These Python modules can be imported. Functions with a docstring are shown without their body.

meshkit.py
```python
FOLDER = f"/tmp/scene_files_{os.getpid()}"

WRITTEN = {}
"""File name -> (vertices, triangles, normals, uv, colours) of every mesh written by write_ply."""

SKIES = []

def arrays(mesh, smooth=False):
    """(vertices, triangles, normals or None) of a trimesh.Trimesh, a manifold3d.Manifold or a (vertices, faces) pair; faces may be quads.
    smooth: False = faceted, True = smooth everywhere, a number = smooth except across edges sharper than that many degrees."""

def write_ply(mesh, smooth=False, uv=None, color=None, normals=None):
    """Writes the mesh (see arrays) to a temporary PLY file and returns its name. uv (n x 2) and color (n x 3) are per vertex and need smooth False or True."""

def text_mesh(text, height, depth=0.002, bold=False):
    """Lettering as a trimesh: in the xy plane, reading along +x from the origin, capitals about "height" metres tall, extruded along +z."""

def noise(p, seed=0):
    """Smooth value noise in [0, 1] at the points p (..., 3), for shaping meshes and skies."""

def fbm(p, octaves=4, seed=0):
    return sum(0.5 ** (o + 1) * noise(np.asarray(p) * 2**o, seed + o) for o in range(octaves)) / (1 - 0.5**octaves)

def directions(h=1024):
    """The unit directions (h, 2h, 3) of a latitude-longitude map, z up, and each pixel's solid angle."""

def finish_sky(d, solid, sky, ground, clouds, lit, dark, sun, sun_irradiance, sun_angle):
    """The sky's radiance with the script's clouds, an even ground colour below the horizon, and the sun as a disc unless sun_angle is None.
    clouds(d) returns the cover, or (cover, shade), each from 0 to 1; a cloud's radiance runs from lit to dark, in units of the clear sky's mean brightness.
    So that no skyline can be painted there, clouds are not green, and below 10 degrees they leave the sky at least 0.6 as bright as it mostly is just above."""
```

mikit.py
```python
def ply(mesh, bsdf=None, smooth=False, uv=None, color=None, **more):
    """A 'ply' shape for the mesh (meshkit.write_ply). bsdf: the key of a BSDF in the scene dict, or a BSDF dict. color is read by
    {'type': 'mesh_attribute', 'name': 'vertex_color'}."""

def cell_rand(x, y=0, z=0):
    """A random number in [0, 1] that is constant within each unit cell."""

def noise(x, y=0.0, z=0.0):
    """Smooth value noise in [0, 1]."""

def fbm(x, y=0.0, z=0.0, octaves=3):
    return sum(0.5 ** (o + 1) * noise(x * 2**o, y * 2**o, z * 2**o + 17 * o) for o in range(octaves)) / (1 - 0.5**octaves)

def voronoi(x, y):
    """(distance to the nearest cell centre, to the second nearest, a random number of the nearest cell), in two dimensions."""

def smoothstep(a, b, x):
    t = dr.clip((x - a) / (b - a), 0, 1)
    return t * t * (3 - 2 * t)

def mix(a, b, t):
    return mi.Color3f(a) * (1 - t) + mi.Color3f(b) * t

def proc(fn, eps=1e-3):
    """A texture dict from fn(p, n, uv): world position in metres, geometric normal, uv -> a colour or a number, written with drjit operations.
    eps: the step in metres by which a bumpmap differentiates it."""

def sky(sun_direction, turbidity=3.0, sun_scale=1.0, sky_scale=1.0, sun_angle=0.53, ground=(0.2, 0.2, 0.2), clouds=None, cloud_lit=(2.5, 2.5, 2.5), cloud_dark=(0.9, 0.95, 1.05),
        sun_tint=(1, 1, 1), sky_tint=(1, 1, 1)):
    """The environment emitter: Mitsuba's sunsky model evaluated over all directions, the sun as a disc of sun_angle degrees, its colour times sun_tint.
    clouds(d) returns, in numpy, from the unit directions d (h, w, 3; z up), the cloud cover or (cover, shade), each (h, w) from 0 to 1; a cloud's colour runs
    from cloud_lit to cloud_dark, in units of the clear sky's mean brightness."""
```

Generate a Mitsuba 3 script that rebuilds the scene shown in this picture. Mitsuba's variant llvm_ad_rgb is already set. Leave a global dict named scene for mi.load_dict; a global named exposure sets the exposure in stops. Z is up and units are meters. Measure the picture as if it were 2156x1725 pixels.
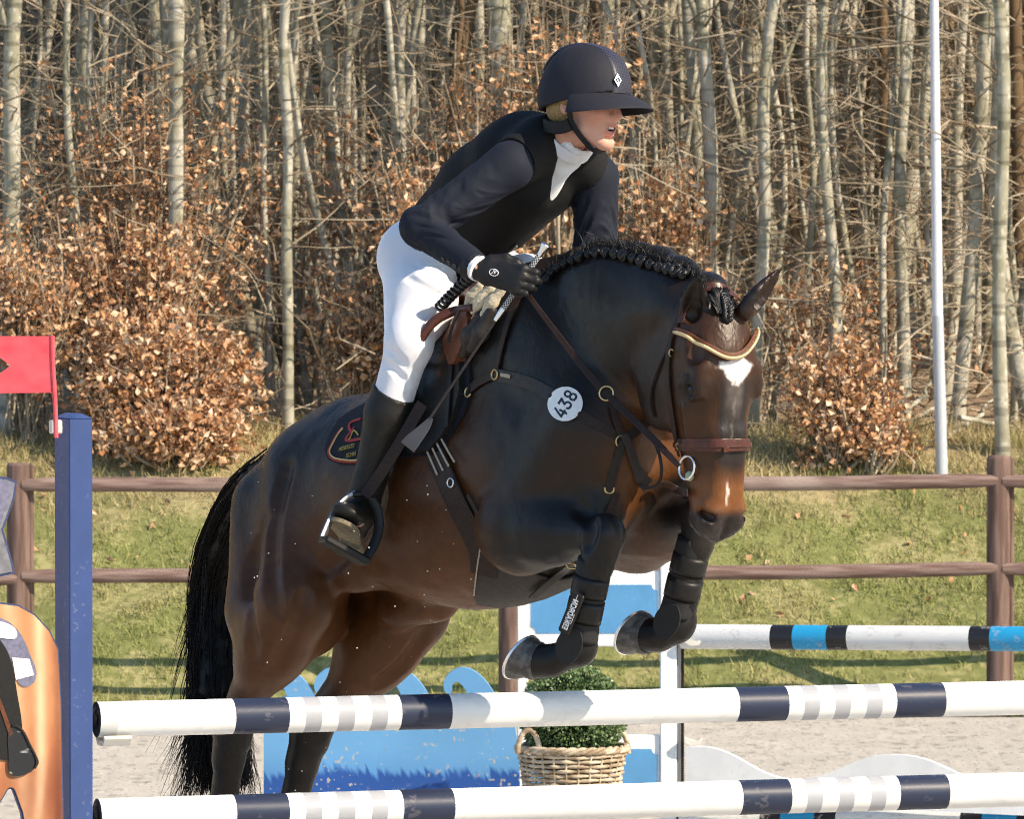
import math
import numpy as np, trimesh, mitsuba as mi, mikit, meshkit
import drjit as dr
from manifold3d import Manifold
from shapely.geometry import Polygon, LineString, Point, box as sbox
from shapely import affinity
T = mi.ScalarTransform4f
scene, labels = {}, {}
RNG = np.random.default_rng(7)

# ---------------------------------------------------------------- camera, sky, exposure
CAM = np.array([0.0, -20.0, 2.5])
FOC, CX, CY = 16000.0, 1078.0, 862.5          # focal length and centre in units of a 2156 x 1725 picture
PITCH = math.atan(472.5 / FOC)
FWD = np.array([0, math.cos(PITCH), -math.sin(PITCH)])
UPV = np.array([0, math.sin(PITCH), math.cos(PITCH)])
scene['camera'] = {'type': 'thinlens', 'fov': math.degrees(2 * math.atan(CX / FOC)), 'fov_axis': 'x',
                   'to_world': T().look_at(origin=CAM.tolist(), target=(CAM + FWD).tolist(), up=[0, 0, 1]),
                   'aperture_radius': 0.0055, 'focus_distance': 20.4, 'near_clip': 0.5, 'far_clip': 400.0}
SUN = np.array([0.86, -0.50, 0.70])
scene['sky_light'] = mikit.sky(SUN.tolist(), turbidity=3, sun_scale=1.0, sky_scale=1.22, sun_tint=(.95, 1.0, 1.10), ground=(0.25, 0.22, 0.16))
exposure = 2.4


def P(px, py, y=0.0):
    """The place at world depth y that the photograph shows at (px, py) of a 2156 wide view."""
    d = FWD + (px - CX) / FOC * np.array([1.0, 0, 0]) - (py - CY) / FOC * UPV
    return CAM + d * ((y + 20.0) / d[1])


def PP(*pts):
    return np.array([P(*p) for p in pts])


def unit(v):
    v = np.asarray(v, float)
    return v / (np.linalg.norm(v) + 1e-12)


# ---------------------------------------------------------------- scene entries
def key_for(name, parent=None):
    k = f'{parent}__{name}' if parent else name
    taken = lambda q: q in scene or q in labels or q in PLACES
    if not taken(k):
        PLACES.add(k)
        return k
    i = 1
    while taken(f'{k}_{i:03d}'):
        i += 1
    PLACES.add(f'{k}_{i:03d}')
    return f'{k}_{i:03d}'


PLACES = set()


def thing(name, label, cat, group=None):
    k = key_for(name)
    labels[k] = {'label': label, 'category': cat}
    if group:
        labels[k]['group'] = group
    return k


def obj(name, mesh, bsdf, parent=None, smooth=35, color=None, uv=None, label=None, kind=None, to_world=None, group=None):
    k = key_for(name, parent)
    d = mesh if isinstance(mesh, dict) else mikit.ply(mesh, bsdf, smooth=smooth, color=color, uv=uv)
    if isinstance(mesh, dict):
        d = dict(d)
        d['bsdf'] = {'type': 'ref', 'id': bsdf}
    if to_world is not None:
        d['to_world'] = to_world
    scene[k] = d
    if label or kind or group:
        e = labels.setdefault(k, {})
        if label: e['label'] = label
        if kind: e['kind'] = kind
        if group: e['group'] = group
    return k


def one(name, mesh, bsdf, label, cat, group=None, **kw):
    k = obj(name, mesh, bsdf, **kw)
    labels.setdefault(k, {}).update({'label': label, 'category': cat})
    if group:
        labels[k]['group'] = group
    return k


# ---------------------------------------------------------------- mesh helpers
def frames(p, up=None):
    """Rotation-minimising frames along a polyline: tangents, normals, binormals."""
    p = np.asarray(p, float)
    t = np.gradient(p, axis=0)
    t /= np.linalg.norm(t, axis=1, keepdims=True) + 1e-12
    n = np.zeros_like(p)
    a = np.array([0, 0, 1.0]) if up is None else np.asarray(up, float)
    if up is None and abs(t[0] @ a) > 0.9:
        a = np.array([1.0, 0, 0])
    for i in range(len(p)):
        a = a - (a @ t[i]) * t[i]
        a = a / (np.linalg.norm(a) + 1e-12)
        n[i] = a
    return t, n, np.cross(t, n)


def spline(pts, n):
    """n points on a Catmull-Rom curve through pts."""
    from scipy.interpolate import CubicSpline
    pts = np.asarray(pts, float)
    if len(pts) == 2:
        return pts[0] + np.linspace(0, 1, n)[:, None] * (pts[1] - pts[0])
    s = np.r_[0, np.cumsum(np.linalg.norm(np.diff(pts[:, :3], axis=0), axis=1) + 1e-6)]
    return CubicSpline(s, pts)(np.linspace(0, s[-1], n))


def tube(path, r, sides=10, up=None, flat=None, cap=True):
    """A tube along a path with radius r (number or per point); flat = (width along normal, thickness) factors."""
    p = np.asarray(path, float)
    t, n, b = frames(p, up)
    r = np.broadcast_to(np.asarray(r, float), (len(p),))
    a = np.arange(sides) / sides * 2 * np.pi
    fa, fb = flat if flat else (1, 1)
    ring = np.cos(a)[None, :, None] * n[:, None] * fa + np.sin(a)[None, :, None] * b[:, None] * fb
    v = (p[:, None] + ring * r[:, None, None]).reshape(-1, 3)
    i, j = np.meshgrid(np.arange(len(p) - 1), np.arange(sides), indexing='ij')
    q = np.stack([i * sides + j, i * sides + (j + 1) % sides, (i + 1) * sides + (j + 1) % sides, (i + 1) * sides + j], -1).reshape(-1, 4)
    f = np.vstack([q[:, [0, 1, 2]], q[:, [0, 2, 3]]])
    if cap:
        m = len(v)
        v = np.vstack([v, p[:1], p[-1:]])
        k = np.arange(sides)
        f = np.vstack([f, np.stack([(k + 1) % sides, k, k * 0 + m], 1), np.stack([k + (len(p) - 1) * sides, (k + 1) % sides + (len(p) - 1) * sides, k * 0 + m + 1], 1)])
    return trimesh.Trimesh(v, f, process=False)


def strap(path, normals, width, thick):
    """A flat leather band along path, lying with its face along normals, rounded edges."""
    p = np.asarray(path, float)
    t = np.gradient(p, axis=0)
    t /= np.linalg.norm(t, axis=1, keepdims=True) + 1e-12
    n = np.broadcast_to(np.asarray(normals, float), p.shape).copy()
    n -= (n * t).sum(1, keepdims=True) * t
    n /= np.linalg.norm(n, axis=1, keepdims=True) + 1e-12
    b = np.cross(t, n)
    w = np.broadcast_to(np.asarray(width, float), (len(p),))[:, None]
    prof = [(-.5, 0.1), (-.5, .75), (-.42, 1), (.42, 1), (.5, .75), (.5, 0.1)]
    ring = np.stack([p + b * w * x + n * thick * (y - .3) for x, y in prof], 1)
    m = len(prof)
    v = ring.reshape(-1, 3)
    i, j = np.meshgrid(np.arange(len(p) - 1), np.arange(m), indexing='ij')
    q = np.stack([i * m + j, i * m + (j + 1) % m, (i + 1) * m + (j + 1) % m, (i + 1) * m + j], -1).reshape(-1, 4)
    f = np.vstack([q[:, [0, 1, 2]], q[:, [0, 2, 3]]])
    ends = np.array([[0, k, k + 1] for k in range(1, m - 1)])
    f = np.vstack([f, ends[:, ::-1], ends + (len(p) - 1) * m])
    out = trimesh.Trimesh(v, f, process=False)
    return out


def cat(*ms):
    ms = [m for m in (ms[0] if len(ms) == 1 and isinstance(ms[0], (list, tuple)) else ms)]
    return trimesh.util.concatenate(ms)


def rbox(sx, sy, sz, r=0.004):
    """Box with bevelled edges, centred."""
    r = min(r, sx * .45, sy * .45, sz * .45)
    pts = []
    for a in (-1, 1):
        for b in (-1, 1):
            for c in (-1, 1):
                pts += [(a * (sx / 2 - r), b * (sy / 2 - r), c * sz / 2), (a * (sx / 2 - r), b * sy / 2, c * (sz / 2 - r)), (a * sx / 2, b * (sy / 2 - r), c * (sz / 2 - r))]
    return trimesh.convex.convex_hull(np.array(pts))


def place(m, origin, x, y, z):
    """Mesh m moved to a frame whose axes are x, y, z at origin."""
    m = m.copy()
    v = np.asarray(m.vertices)
    m.vertices = np.asarray(origin) + v[:, :1] * np.asarray(x) + v[:, 1:2] * np.asarray(y) + v[:, 2:] * np.asarray(z)
    if np.dot(np.cross(x, y), z) < 0:
        m.invert()
    return m


def extrude(poly, t):
    return trimesh.creation.extrude_polygon(poly, t, engine='earcut')


def torus(c, normal, R, r, n=24, m=8, sx=1.0, up=(0, 0, 1), arc=(0, 1)):
    z = unit(normal)
    x = unit(np.cross(up, z) if abs(unit(up) @ z) < .95 else np.cross([1, 0, 0], z))
    y = np.cross(z, x)
    a = np.linspace(arc[0] * 2 * np.pi, arc[1] * 2 * np.pi, n + 1)
    path = np.asarray(c) + R * sx * np.cos(a)[:, None] * x + R * np.sin(a)[:, None] * y
    return tube(path, r, m, up=z, cap=arc != (0, 1))


# ---------------------------------------------------------------- implicit surfaces: smooth unions meshed with surface nets
class Field:
    def __init__(self, lo, hi, h):
        self.lo, self.h = np.asarray(lo, float), h
        self.n = np.ceil((np.asarray(hi) - self.lo) / h).astype(int) + 1
        self.d = np.full(self.n, 0.25, np.float32)
        self.ax = [(self.lo[i] + np.arange(self.n[i]) * h).astype(np.float32) for i in range(3)]

    def apply(self, fn, lo, hi, k, op='u'):
        pad = k + 3 * self.h
        a = np.clip(np.floor((np.asarray(lo) - pad - self.lo) / self.h).astype(int), 0, self.n)
        b = np.clip(np.ceil((np.asarray(hi) + pad - self.lo) / self.h).astype(int) + 1, 0, self.n)
        if np.any(b <= a):
            return
        sl = tuple(slice(x, y) for x, y in zip(a, b))
        X, Y, Z = (self.ax[i][sl[i]].reshape([-1 if j == i else 1 for j in range(3)]) for i in range(3))
        g = fn(X, Y, Z).astype(np.float32)
        d = self.d[sl]
        if op == 'u':
            if k > 0:
                t = np.clip(.5 + .5 * (g - d) / k, 0, 1)
                self.d[sl] = g + (d - g) * t - k * t * (1 - t)
            else:
                self.d[sl] = np.minimum(d, g)
        elif op == 's':
            if k > 0:
                t = np.clip(.5 - .5 * (d + g) / k, 0, 1)
                self.d[sl] = d + (-g - d) * t + k * t * (1 - t)
            else:
                self.d[sl] = np.maximum(d, -g)
        elif op == 'i':
            self.d[sl] = np.maximum(d, g)
        else:                                        # add a small displacement
            self.d[sl] = d + g

    def cap(self, a, b, ra, rb=None, k=0.02, op='u'):
        a, b = np.asarray(a, float), np.asarray(b, float)
        rb = ra if rb is None else rb
        ab, L2 = b - a, max(((b - a) ** 2).sum(), 1e-9)

        def fn(X, Y, Z):
            x, y, z = X - a[0], Y - a[1], Z - a[2]
            t = np.clip((x * ab[0] + y * ab[1] + z * ab[2]) / L2, 0, 1)
            return np.sqrt((x - t * ab[0]) ** 2 + (y - t * ab[1]) ** 2 + (z - t * ab[2]) ** 2) - (ra + t * (rb - ra))
        r = max(ra, rb)
        self.apply(fn, np.minimum(a, b) - r, np.maximum(a, b) + r, k, op)

    def chain(self, pts, radii, k=0.02, op='u'):
        for i in range(len(pts) - 1):
            self.cap(pts[i], pts[i + 1], radii[i], radii[i + 1], k, op)

    def ell(self, c, rad, axes=None, k=0.02, op='u'):
        c, rad = np.asarray(c, float), np.asarray(rad, float)
        A = np.eye(3) if axes is None else np.array([unit(v) for v in axes])

        def fn(X, Y, Z):
            x, y, z = X - c[0], Y - c[1], Z - c[2]
            q = [(x * A[i, 0] + y * A[i, 1] + z * A[i, 2]) / rad[i] for i in range(3)]
            k0 = np.sqrt(q[0] ** 2 + q[1] ** 2 + q[2] ** 2)
            k1 = np.sqrt((q[0] / rad[0]) ** 2 + (q[1] / rad[1]) ** 2 + (q[2] / rad[2]) ** 2) + 1e-9
            return k0 * (k0 - 1) / k1
        e = np.sqrt(((A * rad[:, None]) ** 2).sum(0))
        self.apply(fn, c - e, c + e, k, op)

    def ecap(self, a, b, w, ra, rb, k=0.02, op='u'):
        """Capsule of elliptic section: ra, rb = (half width along w, half width across)."""
        a, b = np.asarray(a, float), np.asarray(b, float)
        ab, L2 = b - a, max(((b - a) ** 2).sum(), 1e-9)
        w = np.asarray(w, float)
        w = unit(w - (w @ ab) / L2 * ab)
        v = unit(np.cross(ab, w))

        def fn(X, Y, Z):
            x, y, z = X - a[0], Y - a[1], Z - a[2]
            t0 = (x * ab[0] + y * ab[1] + z * ab[2]) / L2
            t = np.clip(t0, 0, 1)
            rw, rv = ra[0] + t * (rb[0] - ra[0]), ra[1] + t * (rb[1] - ra[1])
            m = np.minimum(rw, rv)
            ow = (x * w[0] + y * w[1] + z * w[2]) / rw
            ov = (x * v[0] + y * v[1] + z * v[2]) / rv
            ot = (t0 - t) * math.sqrt(L2) / m
            return (np.sqrt(ow * ow + ov * ov + ot * ot) - 1) * m
        r = max(*ra, *rb)
        self.apply(fn, np.minimum(a, b) - r, np.maximum(a, b) + r, k, op)

    def mesh(self, level=0.0):
        d = self.d - level
        s = d < 0
        c = [s[i:s.shape[0] - 1 + i, j:s.shape[1] - 1 + j, k:s.shape[2] - 1 + k] for i in (0, 1) for j in (0, 1) for k in (0, 1)]
        anyc, allc = c[0].copy(), c[0].copy()
        for q in c[1:]:
            anyc |= q
            allc &= q
        act = np.argwhere(anyc & ~allc)
        ids = np.full(anyc.shape, -1, np.int32)
        ids[tuple(act.T)] = np.arange(len(act))
        off = np.array([(i, j, k) for i in (0, 1) for j in (0, 1) for k in (0, 1)])
        val = np.stack([d[tuple((act + o).T)] for o in off], 1)
        acc, cnt = np.zeros((len(act), 3)), np.zeros(len(act))
        for p in range(8):
            for q in range(p + 1, 8):
                if np.abs(off[p] - off[q]).sum() != 1:
                    continue
                u, w = val[:, p], val[:, q]
                x = (u < 0) != (w < 0)
                t = np.where(x, u / np.where(x, u - w, 1), 0)
                acc += np.where(x[:, None], off[p] + t[:, None] * (off[q] - off[p]), 0)
                cnt += x
        v = self.lo + (act + acc / cnt[:, None]) * self.h
        faces = []
        for axis in range(3):
            a, b = (axis + 1) % 3, (axis + 2) % 3
            s0 = np.take(s, range(s.shape[axis] - 1), axis)
            s1 = np.take(s, range(1, s.shape[axis]), axis)
            e = np.argwhere(s0 != s1)
            ok = (e[:, a] > 0) & (e[:, b] > 0) & (e[:, a] < s.shape[a] - 1) & (e[:, b] < s.shape[b] - 1)
            e = e[ok]
            inside0 = s0[tuple(e.T)]
            da, db = np.eye(3, dtype=int)[a], np.eye(3, dtype=int)[b]
            g = [ids[tuple((e - x).T)] for x in (0 * da, da, da + db, db)]
            quad = np.stack(g, 1)
            quad = np.where(inside0[:, None], quad, quad[:, ::-1])
            faces.append(quad)
        q = np.vstack(faces)
        q = q[(q >= 0).all(1)]
        return trimesh.Trimesh(v, np.vstack([q[:, [0, 1, 2]], q[:, [0, 2, 3]]]), process=False)


def smooth_mesh(m, it=4, lam=.5, mu=-.52):
    from scipy.sparse import coo_matrix, diags
    f = np.asarray(m.faces)
    e = np.vstack([f[:, [0, 1]], f[:, [1, 2]], f[:, [2, 0]]])
    n = len(m.vertices)
    A = coo_matrix((np.ones(len(e) * 2), (np.r_[e[:, 0], e[:, 1]], np.r_[e[:, 1], e[:, 0]])), shape=(n, n)).tocsr()
    A.data[:] = 1
    deg = np.asarray(A.sum(1)).ravel()
    W = diags(1 / np.maximum(deg, 1)) @ A
    v = np.asarray(m.vertices, float)
    for k in range(2 * it):
        v = v + (lam if k % 2 == 0 else mu) * np.where((deg > 0)[:, None], W @ v - v, 0)
    return trimesh.Trimesh(v, f, process=False)


def fbm(p, f, octaves=3, seed=0):
    return meshkit.fbm(np.asarray(p) * f, octaves, seed)


def sstep(a, b, x):
    t = np.clip((x - a) / (b - a), 0, 1)
    return t * t * (3 - 2 * t)


def lerp(a, b, t):
    t = np.asarray(t)[..., None] if np.ndim(t) else t
    return np.asarray(a) * (1 - t) + np.asarray(b) * t
# ---------------------------------------------------------------- the horse
HEAD_ANGLE = math.radians(50)
BODY_PITCH = math.radians(20)
_f = np.array([math.cos(HEAD_ANGLE), -math.sin(HEAD_ANGLE), 0])
HF = _f * math.cos(BODY_PITCH) + np.array([0, 0, math.sin(BODY_PITCH)])
HU = -_f * math.sin(BODY_PITCH) + np.array([0, 0, math.cos(BODY_PITCH)])
HR = np.cross(HF, HU)
WITHERS = P(1090, 612, 0.87)


def H(s, l, u):
    return WITHERS + s * HF + l * HR + u * HU


# head frame
HD_O = P(1508, 628, 0.10)
_yaw = math.radians(33)
HD_N = unit([math.sin(_yaw), -math.cos(_yaw), 0.02])
HD_A = np.array([0.035, -0.06, -1.0])
HD_A = unit(HD_A - (HD_A @ HD_N) * HD_N)
HD_L = np.cross(HD_A, HD_N)          # the horse's own right


if HD_L[0] > 0:
    HD_L = -HD_L


def HD(a, l, n):
    return HD_O + a * HD_A + l * HD_L + n * HD_N


def loft_fn(o, ax_s, ax_l, ax_u, tab, egg=0.0, power=2.0):
    from scipy.interpolate import PchipInterpolator
    tab = np.array(tab, float)
    o, i = np.asarray(o), np.argsort(tab[:, 0])
    tab = tab[i]
    s = np.linspace(tab[0, 0], tab[-1, 0], 256)
    top, bot, wid = (PchipInterpolator(tab[:, 0], tab[:, j])(s) for j in (1, 2, 3))
    eg = PchipInterpolator(tab[:, 0], tab[:, 4])(s) if tab.shape[1] > 4 else np.full(256, egg)

    def fn(X, Y, Z):
        x, y, z = X - o[0], Y - o[1], Z - o[2]
        S = x * ax_s[0] + y * ax_s[1] + z * ax_s[2]
        L = x * ax_l[0] + y * ax_l[1] + z * ax_l[2]
        U = x * ax_u[0] + y * ax_u[1] + z * ax_u[2]
        sc = np.clip(S, s[0], s[-1])
        t, b, w, e = (np.interp(sc, s, q) for q in (top, bot, wid, eg))
        c, hh = (t + b) / 2, (t - b) / 2
        V = (U - c) / hh
        ww = w * (1 - e * np.clip(V, -1, 1))
        m = np.minimum(w, hh)
        os_ = (S - sc) / m
        return (np.sqrt(((np.abs(L) / ww) ** power + np.abs(V) ** power) ** (2 / power) + os_ * os_) - 1) * m
    return fn


TRUNK = [(.44, -.44, -.58, .07, 0), (.40, -.34, -.64, .14, 0), (.33, -.25, -.70, .19, 0.05), (.22, -.13, -.75, .215, .12), (.08, -.03, -.79, .235, .25), (-.06, -.005, -.81, .26, .3),
         (-.20, -.05, -.815, .285, .22), (-.40, -.095, -.79, .305, .12), (-.58, -.085, -.715, .305, .08), (-.74, -.05, -.625, .285, .06), (-.86, -.04, -.57, .26, .12), (-.97, -.085, -.53, .225, .2),
         (-1.05, -.15, -.49, .175, .2), (-1.10, -.22, -.43, .12, 0), (-1.125, -.28, -.38, .06, 0)]

# joints, placed in the photograph at their own depths
RH = dict(hip=H(-.86, .13, -.28), stifle=P(618, 1275, 1.14), hock=P(490, 1530, 1.46), fet=P(455, 1800, 1.62), toe=P(430, 1890, 1.66))
LH = dict(hip=H(-.86, -.13, -.28), stifle=P(862, 1295, 1.40), hock=P(652, 1540, 1.62), fet=P(590, 1790, 1.74), toe=P(560, 1880, 1.78))
RF = dict(sh=H(.32, .15, -.50), elbow=P(1100, 1115, .56), knee=P(1272, 1128, .24), fet=P(1222, 1368, .30), past=P(1160, 1392, .34), hoof=P(1100, 1392, .37))
LF = dict(sh=H(.32, -.15, -.50), elbow=P(1350, 1115, .78), knee=P(1482, 1085, .36), fet=P(1428, 1318, .42), past=P(1385, 1340, .45), hoof=P(1340, 1338, .48))


from scipy.ndimage import map_coordinates


def fsample(F, p):
    q = (np.asarray(p) - F.lo) / F.h
    return map_coordinates(F.d, q.T, order=1, mode='nearest')


def hit(px, py, off=0.0, F=None, y0=-.6, y1=2.0):
    F = F or HF_FIELD
    a, b = P(px, py, y0), P(px, py, y1)
    t = np.linspace(0, 1, 900)
    p = a + t[:, None] * (b - a)
    d = fsample(F, p) - off
    i = int(np.argmax(d < 0))
    if d[i] >= 0:
        return None
    if i == 0:
        return p[0]
    f = d[i - 1] / (d[i - 1] - d[i])
    return p[i - 1] + f * (p[i] - p[i - 1])


def fnormal(p, F=None):
    F = F or HF_FIELD
    p = np.atleast_2d(p)
    e = 0.012
    g = np.stack([fsample(F, p + e * v) - fsample(F, p - e * v) for v in np.eye(3)], 1)
    return g / (np.linalg.norm(g, axis=1, keepdims=True) + 1e-9)


def build_horse():
    allp = np.array([H(-1.3, .35, 0), H(.5, -.35, -.9), P(1660, 550, .0), P(380, 1950, 1.9), P(1660, 480, .0)])
    lo = allp.min(0) - .08
    hi = allp.max(0) + .08
    F = Field(lo, hi, 0.0065)
    # trunk
    pts = np.array([H(s, l, u) for s in (-1.25, .46) for l in (-.32, .32) for u in (0.02, -.9)])
    F.apply(loft_fn(WITHERS, HF, HR, HU, TRUNK, power=2.15), pts.min(0), pts.max(0), 0.0)
    # neck: sections from withers / breast to poll, crest to throat
    secs = [((1075, 625, .90), tuple(H(.36, 0, -.66)), .18), ((1150, 575, .78), tuple(P(1345, 985, .41)), .15), ((1215, 545, .665), tuple(P(1368, 900, .36)), .122),
            ((1290, 530, .51), tuple(P(1378, 820, .30)), .102), ((1370, 538, .36), tuple(P(1392, 760, .25)), .09), ((1440, 568, .23), tuple(P(1412, 730, .20)), .083), ((1492, 612, .15), tuple(P(1436, 715, .19)), .078)]
    C, V, W = [], [], []
    for cr, low, w in secs:
        a, b = P(*cr), np.array(low)
        C.append((a + b) / 2), V.append((a - b) / 2), W.append(w)
    q = spline(np.hstack([C, V, np.array(W)[:, None]]), 19)
    for i in range(len(q) - 1):
        c0, c1, v0, v1, w0, w1 = q[i, :3], q[i + 1, :3], q[i, 3:6], q[i + 1, 3:6], q[i, 6], q[i + 1, 6]
        ab = c1 - c0
        lat = unit(np.cross(ab, v0 + v1))
        # egg-shaped: a thin crest and a round body
        F.ecap(c0, c1, lat, (w0, np.linalg.norm(v0)), (w1, np.linalg.norm(v1)), k=.012 if i else .05)
    F.chain([c + v * .90 for c, v in zip(q[::2, :3], q[::2, 3:6])], [.036] * 10, k=.03)
    # shoulder, arm, breast muscles
    for sd, L in ((1, RF), (-1, LF)):
        F.ecap(H(.02, .13 * sd, -.12), H(.28, .155 * sd, -.47), HR, (.075, .15), (.075, .13), k=.06)
        F.ell(H(.02, .20 * sd, -.50), (.17, .065, .14), (HF, HR, HU), k=.06)
        F.ell(H(.35, .10 * sd, -.56), (.10, .10, .13), (HF, HR, HU), k=.05)
        F.ell(H(.20, .13 * sd, -.70), (.16, .10, .12), (HF, HR, HU), k=.06)
    global TR_FIELD
    TR_FIELD = Field(lo, hi, 0.0065)
    TR_FIELD.d = F.d.copy()
    # forelegs
    for L, r in ((RF, 1.0), (LF, 1.0)):
        e, kn, ft, ps, hf = (L[x] for x in ('elbow', 'knee', 'fet', 'past', 'hoof'))
        d = unit(kn - e)
        F.cap(L['sh'], e, .12, .10, k=.06)
        F.cap(e - d * .02, e + d * .14, .100, .086, k=.06)
        F.cap(e + d * .12, kn - d * .06, .086, .047, k=.04)
        dn = unit(ft - kn)
        fr = unit(d - (d @ dn) * dn)                       # front of the knee
        F.cap(e + np.array([0, 0, -.05]), e + d * .2 + np.array([0, 0, -.02]), .06, .045, k=.04)
        F.ell(kn + d * .006, (.052, .050, .058), None, k=.025)
        F.cap(kn - d * .01, kn + dn * .07, .050, .042, k=.025)
        F.cap(kn + dn * .06, ft - dn * .03, .040, .037, k=.03)
        F.cap(kn + dn * .06 - fr * .022, ft - dn * .02 - fr * .022, .024, .026, k=.02)
        F.ell(ft - fr * .008, (.044, .044, .046), None, k=.025)
        F.cap(ft, ps, .043, .040, k=.02)
        F.cap(ps, ps + (hf - ps) * .45, .042, .048, k=.02)
    # hindquarters
    for L, sd in ((RH, 1), (LH, -1)):
        hp, st, hk, ft, to = (L[x] for x in ('hip', 'stifle', 'hock', 'fet', 'toe'))
        up = unit(hp - st)
        d = unit(hk - st)
        F.ell(H(-.92, .135 * sd, -.36), (.18, .125, .24), (HF, HR, HU), k=.06)
        F.cap(hp, st + up * .02, .165, .105, k=.07)
        F.cap(H(-1.07, .15 * sd, -.54), hk + (st - hk) * .55, .12, .082, k=.07)
        F.cap(H(-1.04, .15 * sd, -.60), hk + (st - hk) * .75, .13, .10, k=.06)
        F.cap(st, st + d * .17, .10, .085, k=.06)
        F.cap(st + d * .14, hk - d * .06, .08, .05, k=.05)
        dn = unit(ft - hk)
        back = unit(-d + (d @ dn) * dn)
        F.ell(hk, (.052, .052, .07), None, k=.03)
        F.cap(hk - back * -.035 - dn * .07, hk + back * .03 + dn * .03, .024, .03, k=.03)
        F.cap(hk, hk + dn * .1, .05, .043, k=.03)
        F.cap(hk + dn * .08, ft - dn * .03, .039, .036, k=.03)
        F.cap(hk + dn * .08 + back * .02, ft - dn * .02 + back * .022, .026, .027, k=.02)
        F.ell(ft, (.047, .047, .047), None, k=.03)
        F.cap(ft, to, .042, .045, k=.02)
    # full buttock of the near side, and its twin
    F.cap(P(554, 1060, 1.40), P(540, 1280, 1.32), .088, .088, k=.07)
    F.cap(H(-1.02, -.17, -.42), H(-1.06, -.16, -.62), .085, .08, k=.07)
    # flank folds and sheath
    for sd in (1, -1):
        F.cap(H(-.74, .22 * sd, -.42), H(-.70, .20 * sd, -.58), .06, .05, k=.08)
    F.cap(H(-.62, 0, -.70), H(-.80, 0, -.66), .055, .06, k=.05)
    # dock
    F.chain([H(-.98, 0, -.13), H(-1.12, .0, -.17), H(-1.22, .02, -.25)], [.06, .045, .03], k=.04)
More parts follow.
